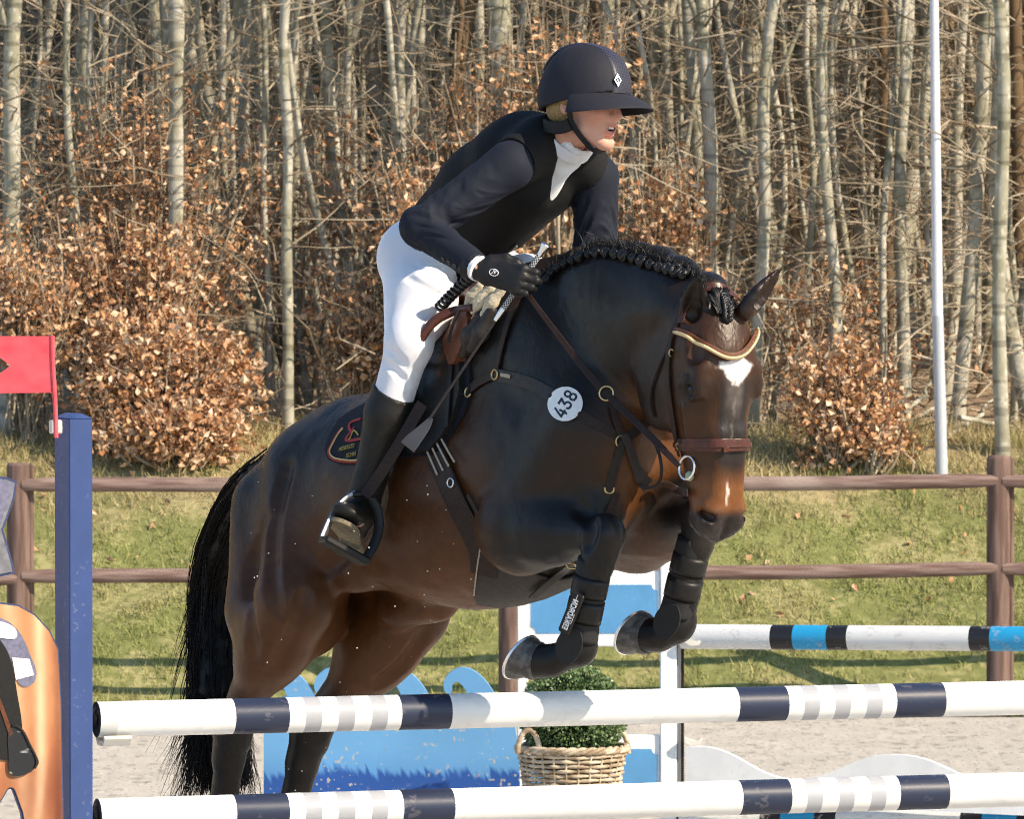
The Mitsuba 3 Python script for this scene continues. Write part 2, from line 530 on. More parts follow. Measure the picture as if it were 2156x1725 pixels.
    # head
    hp = [(-.02, .02, -.10, .05, 0), (0.02, .045, -.12, .075, 0), (.07, .074, -.15, .098, 0), (.15, .092, -.18, .112, -.05), (.22, .094, -.175, .112, .0), (.30, .082, -.15, .096, .05), (.38, .066, -.12, .081, .06),
          (.46, .054, -.095, .071, .05), (.53, .050, -.082, .068, 0), (.575, .045, -.070, .068, 0), (.61, .025, -.057, .055, 0), (.628, .0, -.04, .03, 0)]
    pts = np.array([HD(a, l, n) for a in (-.06, .66) for l in (-.13, .13) for n in (.1, -.24)])
    F.apply(loft_fn(HD_O, HD_A, HD_L, HD_N, hp, power=2.25), pts.min(0), pts.max(0), .035)
    for sd in (1, -1):
        F.ell(HD(.225, .072 * sd, -.145), (.125, .040, .115), (HD_A, HD_L, HD_N), k=.04)          # jowl
        F.cap(HD(.185, .086 * sd, .050), HD(.25, .092 * sd, .052), .020, .014, k=.03)              # orbit ridge
        F.ell(HD(.240, .106 * sd, .026), (.021, .010, .017), (HD_A, HD_L, HD_N), k=.008, op='s')
        F.cap(HD(.212, .106 * sd, .020), HD(.226, .101 * sd, .050), .010, .008, k=.012)         # upper lid
        F.cap(HD(.212, .106 * sd, .020), HD(.232, .112 * sd, .000), .010, .007, k=.012)
        F.cap(HD(.268, .100 * sd, .022), HD(.255, .098 * sd, .046), .007, .006, k=.010)
        F.cap(HD(.29, .092 * sd, -.005), HD(.41, .074 * sd, -.02), .013, .008, k=.02)              # facial crest
        F.cap(HD(.36, .030 * sd, .050), HD(.56, .026 * sd, .036), .022, .020, k=.03)              # nasal bones
        F.ell(HD(.572, .044 * sd, .022), (.040, .028, .030), (HD_A, HD_L, HD_N), k=.02)           # nostril rim
        F.cap(HD(.580, .050 * sd, .040), HD(.558, .074 * sd, .012), .013, .010, k=.008, op='s')
        F.cap(HD(.580, .050 * sd, .030), HD(.564, .054 * sd, .0), .013, .008, k=.006, op='s')
        F.ell(HD(.15, .075 * sd, .03), (.05, .03, .03), (HD_A, HD_L, HD_N), k=.03)
        F.ell(HD(.135, .098 * sd, .045), (.040, .014, .022), (HD_A, HD_L, HD_N), k=.025, op='s')
        F.cap(HD(.40, .056 * sd, -.055), HD(.59, .058 * sd, -.045), .006, .006, k=.012, op='s')   # mouth line
    F.cap(HD(.60, -.03, -.005), HD(.60, .03, -.005), .034, .034, k=.02)                            # upper lip
    F.cap(HD(.585, -.018, -.06), HD(.585, .018, -.06), .030, .030, k=.02)                          # chin
    F.cap(HD(.618, -.05, -.040), HD(.618, .05, -.040), .006, .006, k=.01, op='s')
    F.cap(HD(.632, -.004, .01), HD(.59, -.0, .042), .006, .005, k=.012, op='s')
    global NE_FIELD
    NE_FIELD = Field(lo, hi, 0.0065)
    NE_FIELD.d = F.d.copy()
    # ears: leaf-shaped cups
    ears = [(P(1458, 668, .08), P(1472, 574, .01), unit([-.12, -1, .25]), 1), (P(1576, 648, .06), P(1651, 558, .09), unit([.62, -.55, -.55]), -1)]
    for base, tip, op, sd in ears:
        d = tip - base
        wdir = unit(np.cross(d, op)) 
        z = 1.05 if sd > 0 else .95
        opn = unit(np.cross(wdir, d))
        ts = [-.08, .12, .32, .52, .70, .85, .97]
        ws = np.array([.028, .036, .038, .031, .022, .0125, .0035]) * z
        th = [.026, .025, .022, .017, .012, .008, .0035]
        for q in range(6):
            F.ecap(base + d * ts[q], base + d * ts[q + 1], wdir, (ws[q], th[q]), (ws[q + 1], th[q + 1]), k=.02 if q == 0 else .004)
        for q, (t0, t1) in enumerate(((.16, .34), (.34, .56), (.56, .84))):
            a_, b_ = (np.interp(x, ts, ws) * .66 for x in (t0, t1))
            c_, e_ = (np.interp(x, ts, th) for x in (t0, t1))
            F.ecap(base + d * t0 + opn * c_ * .95, base + d * t1 + opn * e_ * .95, wdir, (a_, c_ * 1.1), (b_, e_ * 1.1), k=.005, op='s')
    # grooves between the muscles, laid on the surface
    for pts, r, dep in (([(602, 985), (578, 1080), (568, 1180), (582, 1290)], .014, .007), ([(556, 1090), (530, 1180), (522, 1290), (530, 1380)], .012, .006), ([(690, 1200), (735, 1150), (775, 1090), (800, 1040)], .014, .003),
                        ([(640, 1250), (620, 1330), (580, 1410)], .010, .004),
                        ([(890, 1340), (860, 1390), (800, 1440)], .010, .004), ([(1225, 1070), (1240, 1110), (1232, 1150)], .008, .003)):
        q = spline(np.array(pts, float), 12)
        w = [hit(x, y, dep, F) for x, y in q]
        w = [p for p in w if p is not None]
        for a_, b_ in zip(w[:-1], w[1:]):
            if np.linalg.norm(b_ - a_) < .12:
                F.cap(a_, b_, r * .9, r, k=.030, op='s')
    # skin relief: slow waves of muscle
    global HF_FIELD
    HF_FIELD = F
    m = F.mesh()
    comps = m.split(only_watertight=False)
    m = max(comps, key=lambda c: len(c.faces)) if len(comps) > 1 else m
    m = smooth_mesh(m, 5)
    v, nn = np.asarray(m.vertices), np.asarray(m.vertex_normals)
    far = sstep(.10, .22, np.linalg.norm((v - HD_O) @ np.stack([HD_L, HD_N], 1), axis=1)) * sstep(1.05, .9, (WITHERS - v)[:, 2])
    q = np.stack([(v - WITHERS) @ HF, (v - WITHERS) @ HR, (v - WITHERS) @ HU], 1)
    d = (meshkit.fbm(q * np.array([7, 7, 4.5]), 3, 21) - .5) * .017 * far + (fbm(v, 26, 2, 22) - .5) * .0022 * (.4 + .6 * far)
    m.vertices = v + nn * d[:, None]
    return m


def horse_colors(v):
    rel = v - WITHERS
    s, l, u = rel @ HF, rel @ HR, rel @ HU
    hv = v - HD_O
    a, hl, n = hv @ HD_A, hv @ HD_L, hv @ HD_N
    noise1, noise2 = fbm(v, 5, 3), fbm(v, 40, 2, 5)
    brown, dark, black, tan = np.array([.076, .0275, .0078]), np.array([.0125, .0072, .0050]), np.array([.0085, .0075, .0075]), np.array([.16, .058, .016])
    # body: dark topline, brown flanks
    side = sstep(-.18, -.50, u) * sstep(.12, -.10, s) + .25 * sstep(-.5, -.8, u)
    side = np.clip(side + (noise1 - .5) * .5, 0, 1)
    c = lerp(dark, brown, side * .85)
    c = lerp(c, tan * .55 + brown * .45, .75 * sstep(-.62, -.78, u) * sstep(.0, -.3, s) * sstep(-.8, -.6, s))
    breast = sstep(.26, .42, s) * sstep(-.36, -.50, u) * sstep(.24, .1, np.abs(l))
    c = lerp(c, tan * .8, breast * .8)
    c = lerp(c, black * 1.15, .8 * sstep(-.02, .10, s + .25 * (u + .25)) * sstep(-.60, -.38, u + .15 * s) * (1 - breast))
    return c, (s, l, u, a, hl, n, noise1, noise2, brown, dark, black, tan)


def limb_t(v, a, b):
    ab = b - a
    t = ((v - a) @ ab) / (ab @ ab)
    dist = np.linalg.norm(v - a - np.clip(t, 0, 1)[:, None] * ab, axis=1)
    return t, dist


def color_horse(v):
    c, (s, l, u, a, hl, n, n1, n2, brown, dark, black, tan) = horse_colors(v)
    # legs
    for L in (RF, LF):
        t, d = limb_t(v, L['elbow'], L['knee'])
        on = sstep(.14, .10, d)
        left = L is LF
        c = lerp(c, lerp(brown if left else dark, black, sstep(.35 if left else -.2, .85 if left else .3, t + (n1 - .5) * .3)), on * (t > -.3))
        for x, y in (('knee', 'fet'), ('fet', 'past'), ('past', 'hoof')):
            t, d = limb_t(v, L[x], L[y])
            c = lerp(c, black, sstep(.10, .075, d))
    for L in (RH, LH):
        t, d = limb_t(v, L['stifle'], L['hock'])
        on = sstep(.17, .12, d) * sstep(-.2, .1, t)
        c = lerp(c, lerp(brown * 1.15, black, sstep(.45, .95, t + (n1 - .5) * .35)), on)
        for x, y in (('hock', 'fet'), ('fet', 'toe')):
            t, d = limb_t(v, L[x], L[y])
            c = lerp(c, black, sstep(.11, .08, d) * sstep(-.15, .1, t))
    # head
    hd = sstep(-.02, .05, a) * sstep(.22, .16, np.abs(hl)) * sstep(.72, .66, a) * sstep(-.27, -.2, n) * (n < .2)
    hc = lerp(dark * 1.3, brown * 1.05, np.clip(sstep(.22, .34, a) * .75 * sstep(.02, .055, np.abs(hl)) + (n1 - .5) * .5, 0, 1))
    hc = lerp(hc, brown * .9, sstep(.0, .12, a) * sstep(.26, .14, a) * .6)
    hc = lerp(hc, np.array([.020, .0155, .0145]), sstep(.052, .036, np.abs(hl)) * sstep(.20, .25, a) * sstep(.47, .40, a) * (n > 0))
    hc = lerp(hc, np.array([.17, .145, .135]), .55 * sstep(.036, .012, np.abs(hl - .004)) * sstep(.19, .21, a) * sstep(.36, .22, a) * (.5 + n2) * (n > 0))
    hc = lerp(hc, dark, sstep(-.06, -.12, n) * .8)
    hc = lerp(hc, tan, sstep(.44, .52, a + .02 * n1) * sstep(.60, .55, a) * .9 * sstep(-.05, .0, n))
    muz = sstep(.55, .585, a + (n1 - .5) * .05 + .25 * np.maximum(0, np.abs(hl) - .035))
    hc = lerp(hc, np.array([.028, .022, .020]), muz)
    c = lerp(c, hc, hd)
    # eye
    for sd in (1, -1):
        e = np.linalg.norm(np.stack([(a - .240) / .024, (hl - .102 * sd) / .030, (n - .026) / .021], 1), axis=1)
        c = lerp(c, black * .8, sstep(1.7, 1.0, e))
    # star, thin strip and snip
    w1 = fbm(np.stack([a, hl, 0 * a], 1), 70, 3, 9) - .5
    star = np.abs(hl + .004 + w1 * .012) / .060 + np.where(a < .180, (.180 - a) / .032, (a - .178) / .055) + w1 * .45
    c = lerp(c, np.array([.72, .68, .64]), sstep(1.08, .86, star) * (n > .02))
    st = sstep(.0050, .0022, np.abs(hl - .004 + w1 * .012)) * sstep(.25, .28, a) * sstep(.41, .37, a) * sstep(.35, .55, n2 + .1)
    sn = sstep(.0085, .004, np.abs(hl - .012 + w1 * .012) * (1 + 0 * a) + np.abs(a - .515) * .16) * sstep(.45, .47, a)
    c = lerp(c, np.array([.6, .5, .45]), np.clip(.12 * st + .75 * sn, 0, 1) * (n > .0))
    # ears: black rims, brown inside
    c = np.where((a < .02)[:, None] & (np.abs(hl) > .05)[:, None] & (n > -.1)[:, None], lerp(black, brown, .30 * n1), c)
    c = c * (0.72 + .28 * n2 + .28 * fbm(v * np.array([1.6, 1.6, .7]), 75, 2, 31))[:, None]
    return np.clip(c, 0.002, 1)


def _fur(p, n, uv):
    return mikit.fbm(p.x * 190 + p.y * 60, p.y * 190, p.z * 55, 3)


scene['mat_horse'] = {'type': 'bumpmap', 'arbitrary': {'type': 'proc', **mikit.proc(_fur, eps=2e-3)}, 'scale': .0014,
                      'bsdf': {'type': 'principled', 'base_color': {'type': 'mesh_attribute', 'name': 'vertex_color'}, 'roughness': .40, 'specular': .30}}
HORSE = thing('horse', 'dark bay horse with plaited mane and white star jumping over the front poles', 'horse')
horse_mesh = build_horse()
obj('body', horse_mesh, 'mat_horse', HORSE, smooth=True, color=color_horse(np.asarray(horse_mesh.vertices)))


# ---------------------------------------------------------------- laying tack on the horse: first point of the body along a line of sight
def lay(pix, n=40, off=.004, F=None):
    """A path laid on the body: pixels -> points and outward normals."""
    q = spline(np.array([(x, y) for x, y in pix], float), n)
    pts = [hit(x, y, off, F) for x, y in q]
    last = next(p for p in pts if p is not None)
    out = []
    for p, (x, y) in zip(pts, q):
        if p is None:
            p = P(x, y, last[1])
        out.append(p)
        last = p
    out = np.array(out)
    k = np.array([.25, .5, .25])
    for _ in range(2):
        out[1:-1] = .25 * out[:-2] + .5 * out[1:-1] + .25 * out[2:]
    return out, fnormal(out, F)


def conform(poly, step=7, off=.006, thick=.006, F=None):
    """A sheet laid on the body over a pixel outline, with thickness."""
    pg = Polygon(poly)
    line = pg.exterior
    m = int(line.length / step)
    bd = np.array([line.interpolate(i / m, normalized=True).coords[0] for i in range(m)])
    x0, y0, x1, y1 = pg.bounds
    gx, gy = np.meshgrid(np.arange(x0, x1, step), np.arange(y0, y1, step))
    g = np.stack([gx.ravel(), gy.ravel()], 1)
    inner = pg.buffer(-step * .6)
    from shapely import contains_xy
    g = g[contains_xy(inner, g[:, 0], g[:, 1])]
    q = np.vstack([bd, g])
    from scipy.spatial import Delaunay
    tri = Delaunay(q).simplices
    cen = q[tri].mean(1)
    tri = tri[contains_xy(pg.buffer(.2), cen[:, 0], cen[:, 1])]
    top = [hit(x, y, off + thick, F) for x, y in q]
    ok = np.array([p is not None for p in top])
    tri = tri[ok[tri].all(1)]
    top = np.array([p if p is not None else np.zeros(3) for p in top])
    n = fnormal(top, F)
    bot = top - n * (off + thick) * .9
    A = q[tri[:, 1]] - q[tri[:, 0]]
    B = q[tri[:, 2]] - q[tri[:, 0]]
    cw = (A[:, 0] * B[:, 1] - A[:, 1] * B[:, 0]) > 0     # pixel y runs down
    tri = np.where(cw[:, None], tri[:, ::-1], tri)
    e = np.vstack([tri[:, [0, 1]], tri[:, [1, 2]], tri[:, [2, 0]]])
    es = {}
    for a, b in e:
        es[(a, b)] = 1
    rim = np.array([(a, b) for a, b in es if (b, a) not in es])
    N = len(q)
    f = np.vstack([tri, tri[:, ::-1] + N, np.stack([rim[:, 1], rim[:, 0], rim[:, 0] + N], 1), np.stack([rim[:, 1], rim[:, 0] + N, rim[:, 1] + N], 1)])
    msh = trimesh.Trimesh(np.vstack([top, bot]), f, process=False)
    msh.remove_unreferenced_vertices()
    return msh
# ---------------------------------------------------------------- the rider
J = dict(pel=P(925, 535, 1.16), hipR=P(882, 548, 1.06), hipL=P(985, 545, 1.24), kneeR=P(860, 728, .76), ankR=P(764, 1058, .80), kneeL=P(1250, 728, 1.18), ankL=P(1165, 1050, 1.26),
         neck=P(1188, 305, .80), shR=P(1072, 350, .70), shL=P(1252, 375, .93), elR=P(887, 478, .64), wrR=P(1008, 566, .46), elL=P(1256, 520, .93), wrL=P(1200, 600, .86),
         head=P(1232, 212, .73))
TU = unit(J['neck'] - J['pel'])
TR = unit((J['shR'] - J['shL']) - ((J['shR'] - J['shL']) @ TU) * TU)
TF = np.cross(TU, TR)
TF = TF if TF[2] < 0 else -TF
KF = unit([.82, -.57, -.10])                 # where the face looks
KU = unit(np.array([.10, -.03, 1.0]) - (np.array([.10, -.03, 1.0]) @ KF) * KF)
KR = np.cross(KF, KU)                        # her right


def K(f, r, u):
    return J['head'] + f * KF + r * KR + u * KU


TL = np.linalg.norm(J['neck'] - J['pel'])


def TT(u, r, f):
    """Torso place: u = share of the way from pelvis to neck, r to her right, f to the front."""
    return J['pel'] + u * TL * TU + r * TR + f * TF


def torso(F, e, k=.03):
    F.ecap(TT(-.06, 0, 0), TT(.18, 0, 0), TR, (.155 + e, .115 + e), (.135 + e, .100 + e), k)
    F.ecap(TT(.18, 0, -.01), TT(.45, 0, -.045), TR, (.135 + e, .108 + e), (.134 + e, .122 + e), k)
    F.ecap(TT(.45, 0, -.045), TT(.72, 0, -.03), TR, (.134 + e, .122 + e), (.150 + e, .120 + e), k)
    F.ecap(TT(.72, 0, -.03), TT(.94, 0, -.018), TR, (.148 + e, .106 + e), (.115 + e, .072 + e), k)
    F.ecap(TT(.42, 0, .045), TT(.72, 0, .035), TR, (.10 + e, .070 + e), (.12 + e, .066 + e), k=.05)
    F.cap(TT(.93, .06, -.015), J['shR'], .06 + e, .056 + e, k)
    F.cap(TT(.93, -.06, -.015), J['shL'], .06 + e, .056 + e, k)


def arm(F, s, e, w, r=(.055, .044, .044, .030), k=.02):
    F.cap(s, e, r[0], r[1], k)
    F.cap(e, w, r[2], r[3], k)


def build_body():
    lo = np.array([J['ankR'][0] - .2, .2, J['ankR'][2] - .2])
    hi = np.array([P(1380, 80, .9)[0], 1.7, P(1200, 60, .9)[2]])
    F = Field(lo, hi, .004)
    torso(F, -.014)
    arm(F, J['shR'], J['elR'], J['wrR'], (.044, .036, .036, .024))
    arm(F, J['shL'], J['elL'], J['wrL'], (.044, .036, .036, .024))
    F.cap(J['wrR'], J['wrR'] + .03 * unit(J['wrR'] - J['elR']), .020, .012, .01)
    for a, b, c in (('hipR', 'kneeR', 'ankR'), ('hipL', 'kneeL', 'ankL')):
        F.cap(J[a], J[b], .075, .05, .04)
        F.cap(J[b], J[c], .05, .026, .02)
        F.cap(J[c], J[c] + np.array([-.01, -.06, -.05]), .024, .016, .02)
    F.cap(J['neck'] - .04 * TU, K(-.02, 0, -.07), .060, .052, .03)
    # skull and face
    F.ell(K(-.012, 0, .035), (.098, .076, .098), (KF, KR, KU), .0)
    F.ell(K(.035, 0, -.035), (.059, .057, .079), (KF, KR, KU), .03)
    F.cap(K(.030, .040, -.080), K(.075, .012, -.106), .022, .020, .02)
    F.cap(K(.030, -.040, -.080), K(.075, -.012, -.106), .022, .020, .02)
    F.ell(K(.083, 0, -.107), (.019, .022, .017), (KF, KR, KU), .012)           # chin
    for r in (1, -1):
        F.ell(K(.060, .037 * r, -.030), (.030, .026, .026), (KF, KR, KU), .02)   # cheek
        F.cap(K(.083, .012 * r, .022), K(.070, .045 * r, .022), .012, .010, .012)  # brow
        F.ell(K(.090, .031 * r, .002), (.016, .015, .011), (KF, KR, KU), .012, 's')
        F.ell(K(.074, .031 * r, .003), (.0135, .0135, .0135), (KF, KR, KU), .003)
        F.cap(K(.084, .020 * r, .007), K(.080, .042 * r, .007), .005, .004, .004)
        F.ell(K(.100, .012 * r, -.035), (.010, .009, .008), (KF, KR, KU), .006)  # nostril wings
        F.ell(K(-.012, .078 * r, -.012), (.016, .008, .030), (KF, KR, KU), .008)  # ear
        F.ell(K(-.008, .084 * r, -.010), (.008, .006, .016), (KF, KR, KU), .004, 's')
    F.cap(K(.088, 0, .012), K(.112, 0, -.030), .010, .0125, .012)               # nose
    F.ell(K(.078, 0, -.064), (.024, .030, .026), (KF, KR, KU), .015)              # mouth mound
    F.cap(K(.090, .022, -.064), K(.1015, 0, -.056), .0050, .0060, .005)
    F.cap(K(.090, -.022, -.064), K(.1015, 0, -.056), .0050, .0060, .005)          # upper lip
    F.cap(K(.088, .019, -.076), K(.0975, 0, -.081), .0058, .0070, .006)
    F.cap(K(.088, -.019, -.076), K(.0975, 0, -.081), .0058, .0070, .006)          # lower lip
    F.ell(K(.097, 0, -.068), (.020, .019, .0062), (KF, KR, KU), .003, 's')        # open mouth
    F.ell(K(.090, 0, -.092), (.010, .020, .005), (KF, KR, KU), .008, 's')
    m = F.mesh()
    m = smooth_mesh(m, 3)
    v = np.asarray(m.vertices) - J['head']
    f, r, u = v @ KF, v @ KR, v @ KU
    n = fbm(m.vertices, 60, 2)
    c = np.tile([.62, .33, .24], (len(v), 1)) * (.92 + .16 * n)[:, None]
    red = np.exp(-(((f - .07) / .03) ** 2 + ((np.abs(r) - .045) / .02) ** 2 + ((u + .035) / .022) ** 2))
    c = lerp(c, np.array([.58, .20, .15]), .55 * red)
    nose = np.exp(-(((f - .115) / .018) ** 2 + (r / .016) ** 2 + ((u + .03) / .016) ** 2))
    c = lerp(c, np.array([.58, .22, .17]), .5 * nose)
    lip = np.exp(-(((u + .068) / .015) ** 2) ** 2) * sstep(.028, .020, np.abs(r)) * sstep(.084, .090, f)
    c = lerp(c, np.array([.50, .15, .13]), .75 * lip)
    inside = sstep(.0075, .0055, np.abs(u + .068)) * sstep(.021, .017, np.abs(r)) * sstep(.098, .092, f) * sstep(.06, .075, f)
    c = lerp(c, np.array([.10, .02, .02]), inside)
    return m, c


def wrinkle(m, amp, f, seed, mask=None):
    v = np.asarray(m.vertices)
    n = m.vertex_normals
    d = (fbm(v, f, 3, seed) - .5) * 2
    d = np.sign(d) * np.abs(d) ** 1.2
    if mask is not None:
        d = d * mask
    m.vertices = v + n * (amp * d)[:, None]
    return m


def sleeve_creases(m):
    v, n = np.asarray(m.vertices).copy(), np.asarray(m.vertex_normals)
    out = np.zeros(len(v))
    for S, E, W in (('shR', 'elR', 'wrR'), ('shL', 'elL', 'wrL')):
        for a, b, amp, lo_, hi_ in ((J[S], J[E], .007, .1, 1.05), (J[E], J[W], .0065, -.1, .75)):
            ab = b - a
            L = np.linalg.norm(ab)
            t, d = limb_t(v, a, b)
            ax = ab / L
            e1 = unit(np.cross(ax, [0.3, .5, 1]))
            e2 = np.cross(ax, e1)
            r = v - a
            ang = np.arctan2(r @ e2, r @ e1)
            q = np.stack([t * L * 26 + 1.3 * np.sin(ang + 1) + .8 * np.sin(2 * ang), np.cos(ang) * .9 + 5, np.sin(ang) * .9], 1)
            w = meshkit.fbm(q, 2, 5) - .5
            on = sstep(.085, .06, d) * sstep(lo_, lo_ + .2, t) * sstep(hi_, hi_ - .25, t)
            near = .35 + .65 * np.exp(-((t - (1 if a is J[S] else 0)) / .35) ** 2)
            out += amp * 6.0 * (np.abs(w) * -1 + .12) * on * near
    m.vertices = v + n * out[:, None]
    return m


def build_jacket():
    lo = np.array([P(780, 500, .9)[0], .3, P(900, 660, .9)[2]])
    hi = np.array([P(1340, 300, .9)[0], 1.5, P(1100, 225, .9)[2]])
    F = Field(lo, hi, .0045)
    torso(F, .0)
    a, b, w = J['shR'], J['elR'], J['wrR'] - .02 * unit(J['wrR'] - J['elR'])
    F.cap(a, b, .064, .052, .03)
    F.ell(b, (.055, .052, .056), None, .02)
    F.cap(b, w, .052, .039, .02)
    a, b2, w2 = J['shL'], J['elL'], J['wrL']
    F.cap(a, b2, .066, .056, .03)
    F.cap(b2, w2, .056, .043, .02)
    # skirt of the jacket over the hips
    F.ecap(TT(.04, 0, 0), TT(-.08, 0, 0), TR, (.150, .110), (.155, .108), .03)
    # elbow folds and sleeve creases
    d = unit(w - J['elR'])
    # neck opening
    F.cap(TT(.68, -.014, .20), TT(1.12, 0, .03), .012, .078, .004, 's')
    F.cap(TT(.99, 0, -.01), TT(1.2, 0, .02), .058, .075, .004, 's')
    # bottom cut
    n0 = TT(-.145, 0, 0)
    nn = unit(-TU + .25 * TF)
    F.apply(lambda X, Y, Z: (X - n0[0]) * nn[0] + (Y - n0[1]) * nn[1] + (Z - n0[2]) * nn[2], lo, hi, 0, 'i')
    # cuffs open
    F.cap(w + .012 * d, w + .07 * d, .034, .036, .003, 's')
    m = smooth_mesh(F.mesh(), 3)
    return sleeve_creases(wrinkle(m, .003, 14, 3))


def build_vest():
    lo = np.array([P(800, 500, .9)[0], .3, P(900, 660, .9)[2]])
    hi = np.array([P(1340, 300, .9)[0], 1.5, P(1100, 225, .9)[2]])
    F = Field(lo, hi, .0045)
    torso(F, .013)
    F.ecap(TT(.18, 0, -.07), TT(.80, 0, -.08), TR, (.10, .085), (.12, .085), .04)      # air back panel
    F.ecap(TT(.80, 0, -.075), TT(1.02, 0, -.055), TR, (.095, .050), (.066, .028), .02)     # collar at the back
    for s, e in (('shR', 'elR'), ('shL', 'elL')):
        o = unit(J[s] - TT(.9, 0, 0))
        F.cap(J[s] + o * .03, J[s] + (J[e] - J[s]) * .9 + o * .03, .086, .085, .006, 's')
    F.cap(TT(.58, -.018, .21), TT(1.10, 0, .06), .012, .066, .004, 's')
    F.cap(TT(.99, 0, -.012), TT(1.2, 0, .02), .058, .075, .004, 's')
    n0 = TT(.05, 0, 0)
    nn = unit(-TU + .15 * TF)
    F.apply(lambda X, Y, Z: (X - n0[0]) * nn[0] + (Y - n0[1]) * nn[1] + (Z - n0[2]) * nn[2], lo, hi, 0, 'i')
    m = smooth_mesh(F.mesh(), 3)
    return wrinkle(m, .004, 11, 8)


def build_shirt():
    lo, hi = TT(.8, 0, 0) - .3, TT(.8, 0, 0) + .3
    F = Field(lo, hi, .004)
    torso(F, .004)
    F.ecap(TT(.93, 0, .0), J['neck'] + .035 * TU + .01 * KF, TR, (.068, .062), (.060, .060), .012)
    F.cap(TT(.93, 0, .05), TT(.6, 0, .112), .03, .012, .02)
    F.cap(J['neck'] + .02 * TU, J['neck'] + .15 * TU + .02 * KF, .052, .06, .002, 's')
    # only what shows in the neck opening
    a, b = TT(.66, -.014, .14), TT(1.12, 0, .03)
    ab = b - a

    def wedge(X, Y, Z):
        x, y, z = X - a[0], Y - a[1], Z - a[2]
        t = np.clip((x * ab[0] + y * ab[1] + z * ab[2]) / (ab @ ab), 0, 1)
        return np.sqrt((x - t * ab[0]) ** 2 + (y - t * ab[1]) ** 2 + (z - t * ab[2]) ** 2) - (.03 + .085 * t)
    F.apply(wedge, lo, hi, 0, 'i')
    return wrinkle(smooth_mesh(F.mesh(), 3), .0025, 25, 4)


def build_breeches():
    lo = np.array([P(770, 700, .8)[0], .45, P(900, 920, .8)[2]])
    hi = np.array([P(1250, 700, 1.3)[0], 1.75, P(900, 420, 1.1)[2]])
    F = Field(lo, hi, .0045)
    torso(F, .0)
    n0 = TT(.10, 0, 0)
    F.apply(lambda X, Y, Z: (X - n0[0]) * TU[0] + (Y - n0[1]) * TU[1] + (Z - n0[2]) * TU[2], lo, hi, 0, 'i')
    F.ell(TT(-.08, 0, -.02), (.11, .145, .09), (TU, TR, TF), .04)
    F.ell(J['hipR'] + .01 * TR - .01 * TF, (.09, .09, .10), None, .05)
    F.cap(J['hipR'], J['kneeR'] + .06 * unit(J['hipR'] - J['kneeR']), .102, .070, .05)
    F.ell(P(905, 632, .85), (.078, .07, .082), None, .07)
    F.ell(J['kneeR'] + np.array([.004, -.01, .01]), (.062, .060, .068), None, .03)
    F.cap(J['kneeR'], J['kneeR'] + .45 * (J['ankR'] - J['kneeR']), .060, .054, .03)
    F.cap(J['hipL'], J['kneeL'], .10, .065, .05)
    F.ell(P(1108, 588, 1.13), (.075, .07, .072), None, .05)
    F.cap(J['kneeL'], J['kneeL'] + .45 * (J['ankL'] - J['kneeL']), .06, .054, .03)
    for pts in ([(872, 552), (915, 574), (962, 588)], [(858, 582), (895, 604), (930, 622)], [(812, 735), (832, 748), (850, 772)], [(812, 765), (836, 785), (852, 806)]):
        w = [hit(x, y, .004, F) for x, y in spline(np.array(pts, float), 9)]
        w = [p for p in w if p is not None]
        for a_, b_ in zip(w[:-1], w[1:]):
            F.cap(a_, b_, .007, .007, k=.014, op='s')
    m = smooth_mesh(F.mesh(), 3)
    return wrinkle(wrinkle(m, .0026, 10, 6), .001, 30, 7)


def build_boot(side):
    kn, an = J['knee' + side], J['ank' + side]
    d = unit(an - kn)
    ff = np.array([-.03, -.21, .085]) if side == 'R' else np.array([.05, -.2, .08])
    ff = unit(ff)
    up = unit(-d - (-d @ ff) * ff)
    lat = np.cross(ff, up)
    heel = an + .075 * d - .025 * ff
    toe = heel + ff * .215
    lo, hi = np.minimum(kn, toe) - .2, np.maximum(kn, toe) + .2
    F = Field(lo, np.maximum(hi, an + .2), .004)
    top = kn + d * .135
    F.cap(top, kn + d * .2, .062, .064, .0)
    F.cap(kn + d * .2, an - d * .06, .064, .043, .02)
    F.cap(an - d * .06, an + d * .02, .043, .042, .02)
    F.cap(an, heel + ff * .02, .040, .036, .03)
    F.ecap(an + d * .035 + ff * .012, toe - ff * .06, lat, (.036, .034), (.043, .024), .03)
    F.ecap(toe - ff * .08, toe - ff * .03 - up * .006, lat, (.043, .024), (.036, .016), .02)
    s0 = heel - up * .034
    F.apply(lambda X, Y, Z: -((X - s0[0]) * up[0] + (Y - s0[1]) * up[1] + (Z - s0[2]) * up[2]), lo, np.maximum(hi, an + .2), 0, 'i')
    # top cut slanting to the back
    nn = unit(-d + .25 * np.array([.6, -.8, 0]))
    F.apply(lambda X, Y, Z: (X - top[0]) * nn[0] + (Y - top[1]) * nn[1] + (Z - top[2]) * nn[2], lo, np.maximum(hi, an + .2), 0, 'i')
    for q in range(5):
        c = heel + ff * (.045 + .022 * q) + up * (.062 - .008 * q)
        F.cap(c - lat * .030, c + lat * .030 + ff * .01, .0035, .0035, .004)
    m = wrinkle(smooth_mesh(F.mesh(), 3), .0022, 22, 12)
    # sole and heel block
    outline = [(-.045, -.030), (-.052, .0), (-.045, .030), (.02, .031), (.09, .041), (.14, .044), (.178, .030), (.192, 0), (.178, -.030), (.14, -.042), (.09, -.038), (.02, -.029)]
    sole = extrude(Polygon(spline(np.array(outline + outline[:1]), 60)), .011)
    sole = place(sole, heel - up * .043, ff, lat, up)
    hb = extrude(Polygon([(-.045, -.034), (-.05, 0), (-.045, .034), (.02, .033), (.028, 0), (.02, -.033)]), .022)
    hb = place(hb, heel - up * .064, ff, lat, up)
    return m, sole, hb, heel, ff, up, lat


